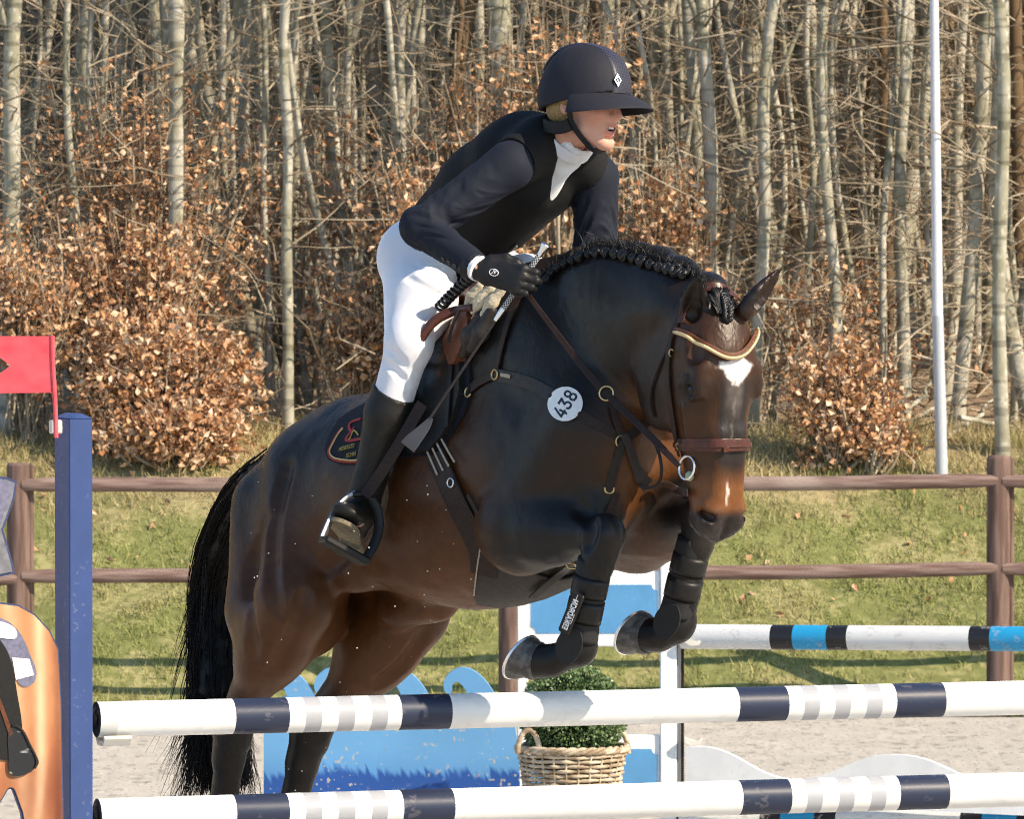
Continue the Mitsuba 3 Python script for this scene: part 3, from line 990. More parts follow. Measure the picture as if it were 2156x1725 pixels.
def dome_fn(o, a, b, c, p=2.4):
    def fn(X, Y, Z):
        x, y, z = X - o[0], Y - o[1], Z - o[2]
        f, r, u = (x * V[0] + y * V[1] + z * V[2] for V in (KF, KR, KU))
        q = ((np.abs(f) / a) ** p + (np.abs(r) / b) ** p + (np.abs(u) / c) ** p) ** (1 / p)
        return (q - 1) * min(a, b, c)
    return fn


HELM = K(-.004, 0, .018)


def build_helmet():
    lo, hi = HELM - .22, HELM + .22
    F = Field(lo, hi, .003)
    F.apply(dome_fn(HELM + .004 * KF, .126, .108, .138, 2.25), lo, hi, 0)
    F.ell(HELM - .042 * KF - .01 * KU, (.085, .102, .09), (KF, KR, KU), .02)
    # open below: rim rises to the front, low at the nape
    for n0, nn in ((HELM - .022 * KU, unit(-KU + .33 * KF)), ):
        F.apply(lambda X, Y, Z: np.minimum((X - n0[0]) * nn[0] + (Y - n0[1]) * nn[1] + (Z - n0[2]) * nn[2], 1), lo, hi, 0, 'i')
    G = Field(lo, hi, .003)
    F.apply(dome_fn(HELM - .005 * KU + .004 * KF, .118, .098, .126, 2.25), lo, hi, .003, 's')
    return smooth_mesh(F.mesh(), 2)


def build_visor():
    m, L = 41, 9
    top, bot = [], []
    for i in range(m):
        a = math.radians(-78 + 156 * i / (m - 1))
        ca, sa = math.cos(a), math.sin(a)
        R0 = 1 / ((abs(ca) / .132) ** 2.25 + (abs(sa) / .109) ** 2.25) ** (1 / 2.25)
        ext = .074 * max(0, math.cos(a * .97)) ** .75
        for j in range(L):
            t = j / (L - 1)
            R = R0 - .004 + t * ext
            p = HELM + KF * (R * ca) + KR * (R * sa * (1 - .03 * t)) + KU * (.012 - .020 * t - .010 * t * t - .034 * (sa * sa) * (.35 + .65 * t) + .14 * 0)
            th = .006 * (1 - .45 * t)
            top.append(p + KU * th / 2), bot.append(p - KU * th / 2)
    n = len(top)
    g = np.arange(n).reshape(m, L)
    q = np.stack([g[:-1, :-1], g[1:, :-1], g[1:, 1:], g[:-1, 1:]], -1).reshape(-1, 4)
    ring = np.r_[g[:, 0], g[-1, 1:], g[::-1, -1][1:], g[0, ::-1][1:]]
    side = np.stack([ring[:-1], ring[1:], ring[1:] + n, ring[:-1] + n], 1)
    f = np.vstack([q[:, ::-1], q + n, side])
    me = trimesh.Trimesh(np.vstack([top, bot]), np.vstack([f[:, [0, 1, 2]], f[:, [0, 2, 3]]]), process=False)
    trimesh.repair.fix_normals(me)
    return me


def helm_surface(f, r, off=.0015, a=.132, b=.110, c=.138, p=2.25):
    u = c * max(0.0, 1 - (abs(f) / a) ** p - (abs(r) / b) ** p) ** (1 / p)
    pt = np.array([f, r, u])
    n = np.sign(pt) * np.abs(pt) ** (p - 1) / np.array([a, b, c]) ** p
    n = n / np.linalg.norm(n)
    N = n[0] * KF + n[1] * KR + n[2] * KU
    return HELM + f * KF + r * KR + u * KU + N * off, N


def build_panel():
    """Raised mesh stripe over the crown from brow to nape."""
    m, L = 60, 15
    V = []
    for i in range(m):
        t = -1.20 + 2.66 * i / (m - 1)                   # angle over the crown, front positive
        for j in range(L):
            s = -1 + 2 * j / (L - 1)
            w = .044 - .010 * math.cos(t * 1.2)
            f0, u0 = math.sin(t), math.cos(t)
            r = s * w
            k = 1 / ((abs(f0) / .132) ** 2.25 + (abs(u0) / .138) ** 2.25) ** (1 / 2.25)
            fall = max(0.0, 1 - (abs(r) / .110) ** 2.25) ** (1 / 2.25)
            nrm = unit(f0 * KF + u0 * KU + s * .35 * KR)
            V.append(HELM + (f0 * KF + u0 * KU) * k * fall + r * KR + nrm * (.0022 if abs(s) < .95 else -.002))
    g = np.arange(m * L).reshape(m, L)
    q = np.stack([g[:-1, :-1], g[1:, :-1], g[1:, 1:], g[:-1, 1:]], -1).reshape(-1, 4)
    me = trimesh.Trimesh(np.array(V), np.vstack([q[:, [0, 1, 2]], q[:, [0, 2, 3]]]), process=False)
    if (me.face_normals * (me.triangles_center - HELM)).sum(1).mean() < 0:
        me.invert()
    return me


def build_glove(side):
    """A closed riding glove: palm, four curled fingers and a thumb."""
    w, e = J['wr' + side], J['el' + side]
    if side == 'R':
        kn = P(1096, 590, .40)
    else:
        kn = w + .085 * unit(w - e)
    ax = unit(kn - w)
    crop = unit(P(1143, 525, .42) - P(905, 880, .47)) if side == 'R' else np.array([.3, -.2, 1.0])
    across = unit(crop - (crop @ ax) * ax)                # from little finger to index
    palm = np.cross(ax, across)
    if (palm @ np.array([-.2, 1, -.3])) < 0:
        palm = -palm                                      # towards the horse
    lo, hi = np.minimum(w, kn) - .13, np.maximum(w, kn) + .13
    F = Field(lo, hi, .0026)
    F.ecap(w - ax * .030, w + ax * .03, across, (.030, .027), (.034, .022), .0)
    F.ecap(w + ax * .03, kn - ax * .004, across, (.036, .019), (.041, .017), .012)
    for i, (o, ln, r) in enumerate(((.031, .92, .0105), (.0105, 1.0, .0108), (-.0105, .95, .0104), (-.030, .78, .0094))):
        a = kn + across * o + ax * (.004 - .006 * abs(i - 1))
        b = a + ln * (ax * .034 + palm * .016)
        c = b + ln * (ax * -.008 + palm * .028)
        d2 = c + ln * (ax * -.024 + palm * .004)
        F.chain([a, b, c, d2], [r * 1.1, r, r * .95, r * .85], .005)
        F.ell(a, (r * 1.25,) * 3, None, .006)
    t0 = w + ax * .028 + across * .030 + palm * .004
    t1 = t0 + ax * .036 + across * .018 + palm * .010
    t2 = t1 + ax * .030 - across * .004 + palm * .010
    t3 = t2 + ax * .018 - across * .012 + palm * .006
    F.chain([t0, t1, t2, t3], [.016, .0125, .0115, .0095], .010)
    m = wrinkle(smooth_mesh(F.mesh(), 2), .0016, 70, 2)
    return m, w, kn, ax, across, palm


scene['mat_skin'] = {'type': 'principled', 'base_color': {'type': 'mesh_attribute', 'name': 'vertex_color'}, 'roughness': .55, 'specular': .35}


def cloth(col, scale=900., amp=.25, rough=.85, sheen=.4, fold=6.0):
    col = np.array(col)

    def fn(p, n, uv):
        w = mikit.fbm(p.x * scale, p.y * scale, p.z * scale, 2)
        q = mikit.fbm(p.x * fold, p.y * fold, p.z * fold, 3)
        return mi.Color3f(*col.tolist()) * (1 + amp * (w - .5) * 2 + .25 * (q - .5))
    return {'type': 'principled', 'base_color': mikit.proc(fn), 'roughness': rough, 'specular': .3, 'sheen': sheen}


scene['mat_navy_cloth'] = cloth([.0085, .0115, .021], 500, .3, .8, .12)
scene['mat_black_cloth'] = cloth([.0055, .0055, .006], 400, .3, .75, .05)
scene['mat_white_cloth'] = cloth([.74, .74, .76], 700, .05, .85, .2)
scene['mat_breeches'] = cloth([.72, .725, .77], 700, .04, .8, .3)
scene['mat_boot'] = cloth([.011, .010, .0085], 300, .4, .5, .1)
scene['mat_boot_sole'] = cloth([.20, .165, .11], 150, .5, .8, .0)
scene['mat_glove'] = cloth([.012, .012, .0125], 600, .4, .5, .2)
scene['mat_hair'] = cloth([.27, .185, .085], 330, .8, .55, .2)
scene['mat_teeth'] = {'type': 'principled', 'base_color': {'type': 'rgb', 'value': [.75, .7, .6]}, 'roughness': .25}
scene['mat_helmet'] = cloth([.017, .0175, .026], 1200, .35, .75, .2)
scene['mat_strap'] = cloth([.010, .010, .011], 600, .3, .6, .1)


def _meshy(p, n, uv):
    a, b = p.x * 560 + p.z * 300, p.z * 560 - p.x * 300
    d = dr.sin(a) * dr.sin(b)
    return mi.Color3f(.020, .019, .030) * (1 + 1.1 * mikit.smoothstep(.2, .7, d)) * 1.0


scene['mat_helmet_mesh'] = {'type': 'principled', 'base_color': mikit.proc(_meshy), 'roughness': .45, 'specular': .5}
scene['mat_silver'] = {'type': 'roughconductor', 'material': 'Al', 'alpha': .18}
scene['mat_brass'] = {'type': 'principled', 'base_color': {'type': 'rgb', 'value': [.62, .48, .22]}, 'metallic': .9, 'roughness': .28}
scene['mat_button'] = {'type': 'principled', 'base_color': {'type': 'rgb', 'value': [.012, .012, .013]}, 'roughness': .2, 'specular': .7}

PERSON = thing('person', 'rider in navy jacket, black vest, white breeches and dark helmet leaning forward in the saddle', 'person')
_m, _c = build_body()
obj('body', _m, 'mat_skin', PERSON, smooth=True, color=_c)
_t = [place(rbox(.0078 if abs(i) < 2 else .0068, .004, .0095, .002), K(.0945 - .0011 * i * i, .0078 * i, -.0645), unit(KR + KF * -.25 * i * .4), KF, KU) for i in (-2, -1, 0, 1, 2)]
obj('teeth', cat(_t), 'mat_teeth', PERSON, label='upper teeth showing in the open mouth')
JACKET = build_jacket()
_J = obj('jacket', JACKET, 'mat_navy_cloth', PERSON, smooth=True, label='navy riding jacket with four cuff buttons')
_V = obj('vest', build_vest(), 'mat_black_cloth', PERSON, smooth=True, label='black zipped air vest worn over the jacket')
obj('shirt', build_shirt(), 'mat_white_cloth', PERSON, smooth=True, label='white shirt collar in the neck of the vest')
_q = np.linspace(0, 2 * np.pi, 49)
_nx = unit(unit(J['head'] - J['neck']) + TU)
_e1 = unit(np.cross(_nx, TR))
_e2 = np.cross(_nx, _e1)
_cc = J['neck'] + .022 * _nx + .004 * TF
_cr = _cc + .069 * (np.cos(_q)[:, None] * _e1 + np.sin(_q)[:, None] * _e2)
obj('collar', strap(_cr, _cr - _cc, .034, .006), 'mat_white_cloth', PERSON, smooth=30)
obj('breeches', build_breeches(), 'mat_breeches', PERSON, smooth=True)
for _s in 'RL':
    _b, _so, _hb, _heel, _ff, _up, _lat = build_boot(_s)
    _k = obj('boot', _b, 'mat_boot', PERSON, smooth=True)
    obj('sole', _so, 'mat_boot_sole', _k)
    obj('heel', _hb, 'mat_boot_sole', _k)
    if _s == 'R':
        FOOT = (_heel, _ff, _up, _lat)
_HM = obj('helmet', build_helmet(), 'mat_helmet', PERSON, smooth=40, label='dark navy riding helmet with mesh stripe')
obj('visor', build_visor(), 'mat_helmet', _HM, smooth=40)
obj('mesh_panel', build_panel(), 'mat_helmet_mesh', _HM, smooth=True)
# diamond badge above the visor
_p, _n = helm_surface(.122, .034, .005)
_u = unit(KU - (KU @ _n) * _n)
_x = np.cross(_u, _n)
_bd = place(extrude(Polygon([(0, -.019), (.0125, 0), (0, .019), (-.0125, 0)]), .003), _p - _n * .001, _x, _u, _n)
_k = obj('badge', _bd, 'mat_silver', _HM, label='silver diamond badge with a dark round emblem')
_em = cat([place(trimesh.creation.annulus(.0042, .0068, .0012), _p + _n * .0022, _x, _u, _n), place(rbox(.002, .007, .0012, .0003), _p + _n * .0026, _x, _u, _n), place(rbox(.006, .002, .0012, .0003), _p + _n * .0026 + _x * .002, _x, _u, _n)])
obj('emblem', _em, 'mat_button', _k) if False else obj('badge_emblem', _em, 'mat_button', _HM)
# harness: side straps to the chin, nape cradle
F_BODY = None
_path = [K(.022, .090, .012), K(.012, .088, -.03), K(.018, .080, -.06), K(.046, .056, -.105), K(.062, .03, -.128), K(.066, 0, -.134), K(.062, -.03, -.128), K(.046, -.056, -.105), K(.018, -.080, -.06), K(.022, -.090, .012)]
_path = spline(np.array(_path), 60)
_nn = _path - K(.0, 0, -.05)
obj('chin_strap', strap(_path, _nn, .015, .004), 'mat_strap', _HM)
_path = spline(np.array([K(.014, .081, -.066), K(-.035, .080, -.080), K(-.080, .058, -.078), K(-.100, 0, -.074), K(-.080, -.058, -.078), K(-.035, -.080, -.080), K(.014, -.081, -.066)]), 50)
obj('nape_strap', strap(_path, _path - K(-.02, 0, -.07), .034, .012), 'mat_strap', _HM)
_F = Field(K(-.05, 0, -.03) - .16, K(-.05, 0, -.03) + .16, .0035)
_F.ell(K(-.040, 0, -.022), (.066, .084, .062), (KF, KR, KU), 0)
_F.ell(K(-.005, .070, .006), (.046, .020, .026), (KF, KR, KU), .01)
_F.ell(K(-.005, -.070, .006), (.046, .020, .026), (KF, KR, KU), .01)
_F.ell(K(.036, .066, .006), (.030, .013, .026), (KF, KR, KU), .01)
_F.cap(K(.030, .074, .0), K(.020, .076, -.03), .006, .003, .006)
obj('hair', wrinkle(smooth_mesh(_F.mesh(), 2), .0025, 60, 3), 'mat_hair', PERSON, smooth=True, label='blond hair tucked under the helmet')
for _s in 'RL':
    _g, GW, GK, GA, GC, GP = build_glove(_s)
    _k = obj('glove', _g, 'mat_glove', PERSON, smooth=True)
    if _s == 'R':
        _c = GW + GA * .058 - GP * .0215
        _lg = [torus((0, 0, 0), (0, 0, 1), .0135, .0011, 28, 6, sx=.68, up=(1, 0, 0)), tube([(-.006, -.004, 0), (0, .006, 0), (.004, -.002, 0), (.007, .006, 0)], .0011, 6), tube([(-.004, .004, 0), (.003, .0065, 0), (.0015, -.003, 0)], .001, 6)]
        _lg = [place(q, _c, GA, GC, -GP) for q in _lg]
        obj('emblem', cat(_lg), 'mat_white_cloth', _k, label='white oval emblem on the back of the glove')
        _cf = GW - GA * .034
        obj('cuff', tube([_cf - GA * .006, _cf + GA * .016], [.034, .033], 24, up=GC, flat=(1.05, .95)), 'mat_glove', _k, smooth=30)
# shirt cuff
_d = unit(J['wrR'] - J['elR'])
obj('shirt_cuff', tube([J['wrR'] - _d * .045, J['wrR'] + _d * .006], [.037, .035], 28), 'mat_white_cloth', PERSON)
# cuff buttons, set into the sleeve where its lower seam runs
for x, y in ((934, 545), (946, 552), (958, 559), (970, 566)):
    _o = P(x, y, -.5)
    _loc, _, _tri = JACKET.ray.intersects_location([_o], [unit(_o - CAM)])
    if len(_loc) == 0:
        continue
    _q = int(np.argmin(np.linalg.norm(_loc - _o, axis=1)))
    _nrm = unit(JACKET.face_normals[_tri[_q]])
    _nrm = _nrm if _nrm @ (_o - _loc[_q]) > 0 else -_nrm
    _x1 = unit(np.cross(_nrm, [0, 0, 1.0]))
    obj('button', place(cat(trimesh.creation.torus(.0052, .0024, major_sections=16, minor_sections=8), trimesh.creation.cylinder(.0050, .003, sections=16)), _loc[_q] + _nrm * .0015, _x1, np.cross(_nrm, _x1), _nrm), 'mat_button', _J, smooth=True)
# ---------------------------------------------------------------- leather and hair materials
def leather(col, rough=.45, amp=.4, spec=.32):
    c = list(col)

    def fn(p, n, uv):
        w = mikit.fbm(p.x * 160, p.y * 160, p.z * 160, 3)
        g = mikit.fbm(p.x * 14, p.y * 14, p.z * 14, 2)
        return mi.Color3f(*c) * (1 + amp * (w - .5) * 2 + .5 * (g - .5))
    return {'type': 'principled', 'base_color': mikit.proc(fn), 'roughness': rough, 'specular': spec}


scene['mat_leather_black'] = leather([.011, .010, .0095])
scene['mat_leather_dark'] = leather([.026, .0150, .0115], .45, spec=.22)
scene['mat_leather_brown'] = leather([.075, .026, .018], .35)
scene['mat_leather_tan'] = leather([.125, .042, .019], .4)
scene['mat_guard'] = leather([.030, .025, .023], .5)
scene['mat_pad'] = cloth([.0085, .010, .016], 500, .4, .85, .5)
scene['mat_fleece'] = cloth([.52, .47, .36], 260, .5, .9, .4, 40)
scene['mat_piping_red'] = {'type': 'principled', 'base_color': {'type': 'rgb', 'value': [.35, .02, .015]}, 'roughness': .6}
scene['mat_piping_cream'] = {'type': 'principled', 'base_color': {'type': 'rgb', 'value': [.62, .46, .20]}, 'roughness': .6}
scene['mat_thread_yellow'] = {'type': 'principled', 'base_color': {'type': 'rgb', 'value': [.42, .32, .06]}, 'roughness': .6}
scene['mat_elastic'] = cloth([.36, .31, .24], 600, .4, .85, .1)
scene['mat_neoprene'] = cloth([.016, .016, .017], 300, .3, .7, .2)
scene['mat_plate_grey'] = {'type': 'principled', 'base_color': {'type': 'rgb', 'value': [.045, .045, .05]}, 'roughness': .4}
scene['mat_print_white'] = {'type': 'principled', 'base_color': {'type': 'rgb', 'value': [.8, .8, .8]}, 'roughness': .5}
scene['mat_plastic_white'] = {'type': 'principled', 'base_color': {'type': 'rgb', 'value': [.70, .73, .74]}, 'roughness': .3}
scene['mat_mane'] = {'type': 'principled', 'base_color': {'type': 'rgb', 'value': [.0085, .008, .0085]}, 'roughness': .42, 'specular': .45}
scene['mat_tail'] = {'type': 'principled', 'base_color': {'type': 'rgb', 'value': [.0065, .005, .0042]}, 'roughness': .5, 'specular': .3}


def _hoof(p, n, uv):
    w = mikit.fbm(p.x * 60, p.y * 60, p.z * 60, 3)
    k = mikit.smoothstep(.30, .75, w + .25 * (mikit.noise(p.x * 300, p.y * 300, p.z * 300) - .5))
    return mikit.mix((.045, .042, .040), (.125, .12, .11), k)


scene['mat_hoof'] = {'type': 'principled', 'base_color': mikit.proc(_hoof), 'roughness': .55}
scene['mat_eye'] = {'type': 'principled', 'base_color': {'type': 'rgb', 'value': [.006, .004, .0035]}, 'roughness': .10, 'specular': .4}

# ---------------------------------------------------------------- horse: hooves, eyes, mane, forelock, tail
def hoof(a, tip, sole_n, r0=.048, r1=.060):
    """Truncated cone from the coronet a towards tip, cut by the sole."""
    d = unit(tip - a)
    L = np.linalg.norm(tip - a)
    sn = unit(sole_n)
    x = unit(np.cross(d, [0.1, .9, .3]))
    y = np.cross(d, x)
    n, m = 28, 7
    v = []
    for i in range(m):
        t = i / (m - 1)
        r = r0 + (r1 - r0) * t + .003 * math.sin(t * 9)
        for k in range(n):
            q = 2 * math.pi * k / n
            o = math.cos(q) * x + math.sin(q) * y
            p = a + o * r
            # slide along d until the sole plane through tip
            s = ((tip - p) @ sn) / (d @ sn)
            v.append(p + d * (s * t - .012 * (1 - t)))
    g = np.arange(n * m).reshape(m, n)
    q = np.stack([g[:-1], np.roll(g[:-1], -1, 1), np.roll(g[1:], -1, 1), g[1:]], -1).reshape(-1, 4)
    v = np.array(v)
    c0, c1 = v[:n].mean(0), v[-n:].mean(0)
    N = len(v)
    k = np.arange(n)
    f = np.vstack([q[:, [0, 1, 2]], q[:, [0, 2, 3]], np.stack([(k + 1) % n, k, k * 0 + N], 1), np.stack([g[-1], np.roll(g[-1], -1), k * 0 + N + 1], 1)])
    me = trimesh.Trimesh(np.vstack([v, c0[None], c1[None] - sn * .012]), f, process=False)
    trimesh.repair.fix_normals(me)
    shoe = tube(np.vstack([v[-n:], v[-n:-n + 1]]) * .96 + c1 * .04 + sn * .003, .006, 6)
    return me, shoe


for L, tip in ((RF, P(1098, 1386, .38)), (LF, P(1336, 1334, .50))):
    a = L['past'] + .52 * (L['hoof'] - L['past'])
    h, sh = hoof(a, tip, unit(unit(tip - a) + np.array([-.05, .15, .55])))
    k = obj('hoof', h, 'mat_hoof', HORSE)
    obj('horseshoe', sh, 'mat_silver', k)
for L in (RH, LH):
    d = unit(L['toe'] - L['fet'])
    h, sh = hoof(L['toe'], L['toe'] + d * .07 + np.array([.01, -.02, 0]), np.array([.1, -.1, -1.0]))
    k = obj('hoof', h, 'mat_hoof', HORSE)
    obj('horseshoe', sh, 'mat_silver', k)
for sd in (1, -1):
    e = trimesh.creation.icosphere(3, 1.0)
    obj('eye', place(e, HD(.240, .0955 * sd, .026), HD_A * .0180, HD_L * .0120 * sd, HD_N * .0150 * (1 if np.dot(np.cross(HD_A, HD_L * sd), HD_N) > 0 else -1)), 'mat_eye', HORSE, smooth=True)


def plait_knot(c, n, along, r, seed):
    """A plait rolled into a button: three ropes wound round each other into a rosette."""
    g = np.random.default_rng(seed)
    n, a = unit(n), unit(along - (along @ unit(n)) * unit(n))
    b = np.cross(n, a)
    parts = []
    for k in range(3):
        ph = 2 * math.pi * k / 3 + g.uniform(0, 2)
        t = np.linspace(0, 1, 22)
        ang = ph + t * 2 * math.pi * 1.15
        rr = r * (.34 + .42 * np.abs(np.sin(math.pi * t * 1.5 + k)))
        path = c + (np.cos(ang) * rr)[:, None] * a + (np.sin(ang) * rr)[:, None] * b + (r * (.25 + .38 * np.cos(ang * 2 + k)))[:, None] * n
        parts.append(tube(path, r * .36, 7))
    return cat(parts)


CREST = [(1153, 584), (1163, 570), (1176, 560), (1190, 552), (1206, 544), (1223, 537), (1241, 531), (1259, 528), (1278, 528), (1297, 530), (1316, 534), (1335, 540), (1354, 547), (1372, 553), (1390, 559), (1408, 563), (1426, 568), (1441, 574)]
for i, (x, y) in enumerate(CREST):
    c = hit(x, y + 4, .006)
    nn = fnormal(c)[0]
    c2 = hit(min(x + 14, 1460), y + 2, .006)
    r = .0120 + .0060 * i / len(CREST) + .0025 * math.sin(i * 2.3 + .6 * i * i)
    obj('plait', plait_knot(c, nn, np.array([.6, -.6, .1]), r, i), 'mat_mane', HORSE, smooth=True)
# loose crest hair between the plaits and above them
_h = []
_g = np.random.default_rng(3)
_cp = spline(np.array([(1150, 574), (1200, 540), (1260, 523), (1320, 528), (1380, 545), (1440, 560), (1490, 600)], float), 200)
for i in range(900):
    x, y = _cp[_g.integers(0, 199)] + _g.normal(0, 3, 2)
    p = hit(x, y + 8, .002)
    if p is None:
        continue
    up = np.array([_g.normal(-.05, .22), _g.normal(.15, .2), 1.0])
    ln = abs(_g.normal(.022, .012)) * (1.45 if 1230 < x < 1400 else .8)
    d2 = np.array([_g.normal(.25, .3), _g.normal(-.25, .3), _g.normal(-.35, .3)])
    _h.append(tube(np.array([p, p + up * ln * .6, p + up * ln + d2 * ln * .7]), [.0014, .0011, .0003], 3, cap=False))
obj('mane_hair', cat(_h), 'mat_mane', HORSE, kind='stuff', smooth=True)
# forelock plait on the forehead
_b = []
for i in range(9):
    t = i / 8
    c = hit(1520 + 11 * t + 6 * math.sin(t * 3), 622 + 48 * t, .004 + .006 * math.sin(t * math.pi))
    nn = fnormal(c)[0]
    _b.append(plait_knot(c, nn, np.array([1, 0, .2 * (-1) ** i]), .017 - .006 * abs(t - .55), 60 + i))
for i in range(260):
    x, y = _g.uniform(1492, 1545), _g.uniform(600, 636)
    p = hit(x, y, .003)
    if p is None:
        continue
    q = hit(1524 + (x - 1524) * .45, y + 26, .012)
    if q is not None:
        _b.append(tube(spline(np.array([p, (p + q) / 2 + HD_N * .006, q]), 5), [.0022, .002, .002, .0018, .0012], 3, cap=False))
obj('forelock', cat(_b), 'mat_mane', HORSE, smooth=True)

# tail
TAIL_C = np.array([P(592, 966, 1.62), P(554, 1008, 1.72), P(508, 1068, 1.83), P(474, 1150, 1.90), P(450, 1240, 1.96), P(448, 1350, 1.93), P(452, 1450, 1.88), P(462, 1560, 1.84), P(474, 1660, 1.82)])
TAIL_W = np.array([.040, .056, .064, .067, .064, .066, .070, .078, .080])
_tc, _tw = spline(TAIL_C, 60), np.interp(np.linspace(0, 1, 60), np.linspace(0, 1, 9), TAIL_W)
_t, _n, _b = frames(_tc, up=(0, 1, 0))
_core = tube(_tc[:56], np.r_[_tw[:46] * .97, _tw[46:56] * np.linspace(.78, .12, 10)], 24, up=(0, 1, 0), flat=(.75, 1.0))
_v = np.asarray(_core.vertices)
_core.vertices = _v + np.asarray(_core.vertex_normals) * ((fbm(_v * np.array([9, 9, 1.2]), 9, 3, 4) - .5) * .03)[:, None]
TAIL = obj('tail', _core, 'mat_tail', HORSE, smooth=True)
_h = []
for i in range(2200):
    a = _g.uniform(0, 2 * np.pi)
    r = math.sqrt(_g.uniform(.35, 1)) * (1.0 if _g.uniform() < .96 else 1.15)
    s0 = int(_g.uniform(0, 22))
    s1 = int(min(59, s0 + _g.uniform(22, 58)))
    idx = np.linspace(s0, s1, 12).astype(int)
    ck = _g.normal(0, .007, 3) * np.linspace(0, 1, 12)[:, None] ** 1.5
    wob = .006 * np.sin(np.linspace(0, _g.uniform(3, 9), 12) + _g.uniform(0, 6))
    cl = .15 * math.sin(7 * a)
    pth = _tc[idx] + _n[idx] * (np.cos(a) * (r + cl) * _tw[idx] * .75 + wob)[:, None] + _b[idx] * (np.sin(a) * (r + cl) * _tw[idx] + wob)[:, None] + ck
    _h.append(tube(pth, np.linspace(.0016, .0005, 12), 3, cap=False))
# wisps blown aside and the loose ends below
for i in range(75):
    u = _g.uniform()
    s0 = int(_g.uniform(20, 52))
    side = -1 if _g.uniform() < .72 else 1
    p0 = _tc[s0] + np.array([side * _tw[s0] * _g.uniform(.5, .95), 0, 0])
    ln = _g.uniform(.16, .40)
    out = np.array([side * _g.uniform(.02, .22), _g.normal(0, .2), -1.0])
    curl = np.array([side * _g.uniform(-.15, .15), 0, _g.uniform(-.1, .2)])
    tt = np.linspace(0, 1, 9)[:, None]
    clump = int(_g.uniform(2, 6))
    for k in range(clump):
        jit = _g.normal(0, .006, 3)
        pth = p0 + jit + tt * out * ln + (tt ** 2) * curl * ln + .008 * np.sin(tt * _g.uniform(4, 9) + u * 6) * np.array([1, .5, 0])
        _h.append(tube(pth, np.linspace(.0018, .0004, 9), 3, cap=False))
for i in range(420):
    s0 = 44 + int(_g.uniform(0, 12))
    a = _g.uniform(-1, 1)
    p0 = _tc[s0] + np.array([a * _tw[s0] * 1.0, _g.normal(0, .03), 0])
    ln = _g.uniform(.10, .24)
    tt = np.linspace(0, 1, 8)[:, None]
    out = np.array([a * _g.uniform(.1, .5) - .10, _g.normal(0, .15), -1.0])
    pth = p0 + tt * out * ln + .010 * np.sin(tt * 6 + i) * np.array([1, .4, 0]) * tt
    _h.append(tube(pth, np.linspace(.002, .0004, 8), 3, cap=False))
obj('hair', cat(_h), 'mat_tail', TAIL, kind='stuff', smooth=True)

# ---------------------------------------------------------------- leg boots
def leg_boot(L, label, plate):
    kn, ft = L['knee'], L['fet']
    d = unit(ft - kn)
    fr = unit(L['past'] - ft)
    bk = unit(fr - (fr @ d) * d)
    t = thing('tendon_boot', label, 'leg boot', 'boots on the forelegs')
    ts = np.linspace(.22, .93, 16)
    path = kn + ts[:, None] * (ft - kn) + bk * .010
    rad = np.interp(ts, [.22, .35, .7, .85, .93], [.047, .047, .0455, .049, .052])
    sh = tube(path, rad, 30, up=bk)
    v = np.asarray(sh.vertices)
    sh.vertices = v + np.asarray(sh.vertex_normals) * ((fbm(v, 30, 2, 3) - .5) * .004)[:, None]
    obj('shell', sh, 'mat_neoprene', t, smooth=True)
    for a, b in ((.36, .54), (.57, .76)):
        q = kn + np.linspace(a, b, 5)[:, None] * (ft - kn) + bk * .010
        obj('strap', tube(q, [.049, .0497, .0497, .0497, .049], 30, up=bk), 'mat_leather_black', t, smooth=True)
    # hard wings over the fetlock
    for sgn in (1, -1):
        lat = np.cross(d, bk) * sgn
        o = ft - d * .035 + lat * .047 + bk * .014
        pl = Polygon(spline(np.array([(-.03, -.02), (.0, -.036), (.05, -.028), (.075, .0), (.06, .026), (.0, .032), (-.03, -.02)]), 40))
        m = place(extrude(pl, .006), o, d, bk, lat)
        obj('fetlock_guard', m, 'mat_neoprene', t, smooth=30)
    return t, d, bk


TB, _d, _bk = leg_boot(RF, 'black tendon boot with a white lettered plate on the nearer foreleg', True)
_c = P(1203, 1292, .225)
_nrm = unit([-.45, -.88, -.05])
_up = unit(P(1222, 1248, .22) - P(1184, 1335, .24))
_up = unit(_up - (_up @ _nrm) * _nrm)
_rt = np.cross(_nrm, _up)
_pl = place(rbox(.118, .036, .010, .004), _c, _up, -_rt, _nrm)
_pk = obj('plate', _pl, 'mat_leather_black', TB, label='long black plate with white lettering')
_tx = meshkit.text_mesh('ESKADRON', .0155, .0015, bold=True)
_tx.vertices[:, 0] *= .088 / _tx.vertices[:, 0].max()
_tx.vertices -= [.048, .0075, 0]
obj('lettering', place(_tx, _c + _nrm * .0052, _up, -_rt, _nrm), 'mat_print_white', TB)
_ln = ([place(rbox(.03, .0012, .001, .0003), _c + _nrm * .0055 + _up * (-.012 + .0) - _rt * (.0118), _up, -_rt, _nrm), place(rbox(.022, .0012, .001, .0003), _c + _nrm * .0055 + _up * .044 - _rt * (-.0), _up, -_rt, _nrm)])
[obj('print_line', q, 'mat_print_white', TB) for q in _ln]
TB2, _, _ = leg_boot(LF, 'black tendon boot with two wide straps on the farther foreleg', False)

# ---------------------------------------------------------------- saddle pad, saddle, girth
def Z4(*pts):
    return [((880 + x / 2.975) / 1.3636, (1080 + y / 2.975) / 1.3636) for x, y in pts]


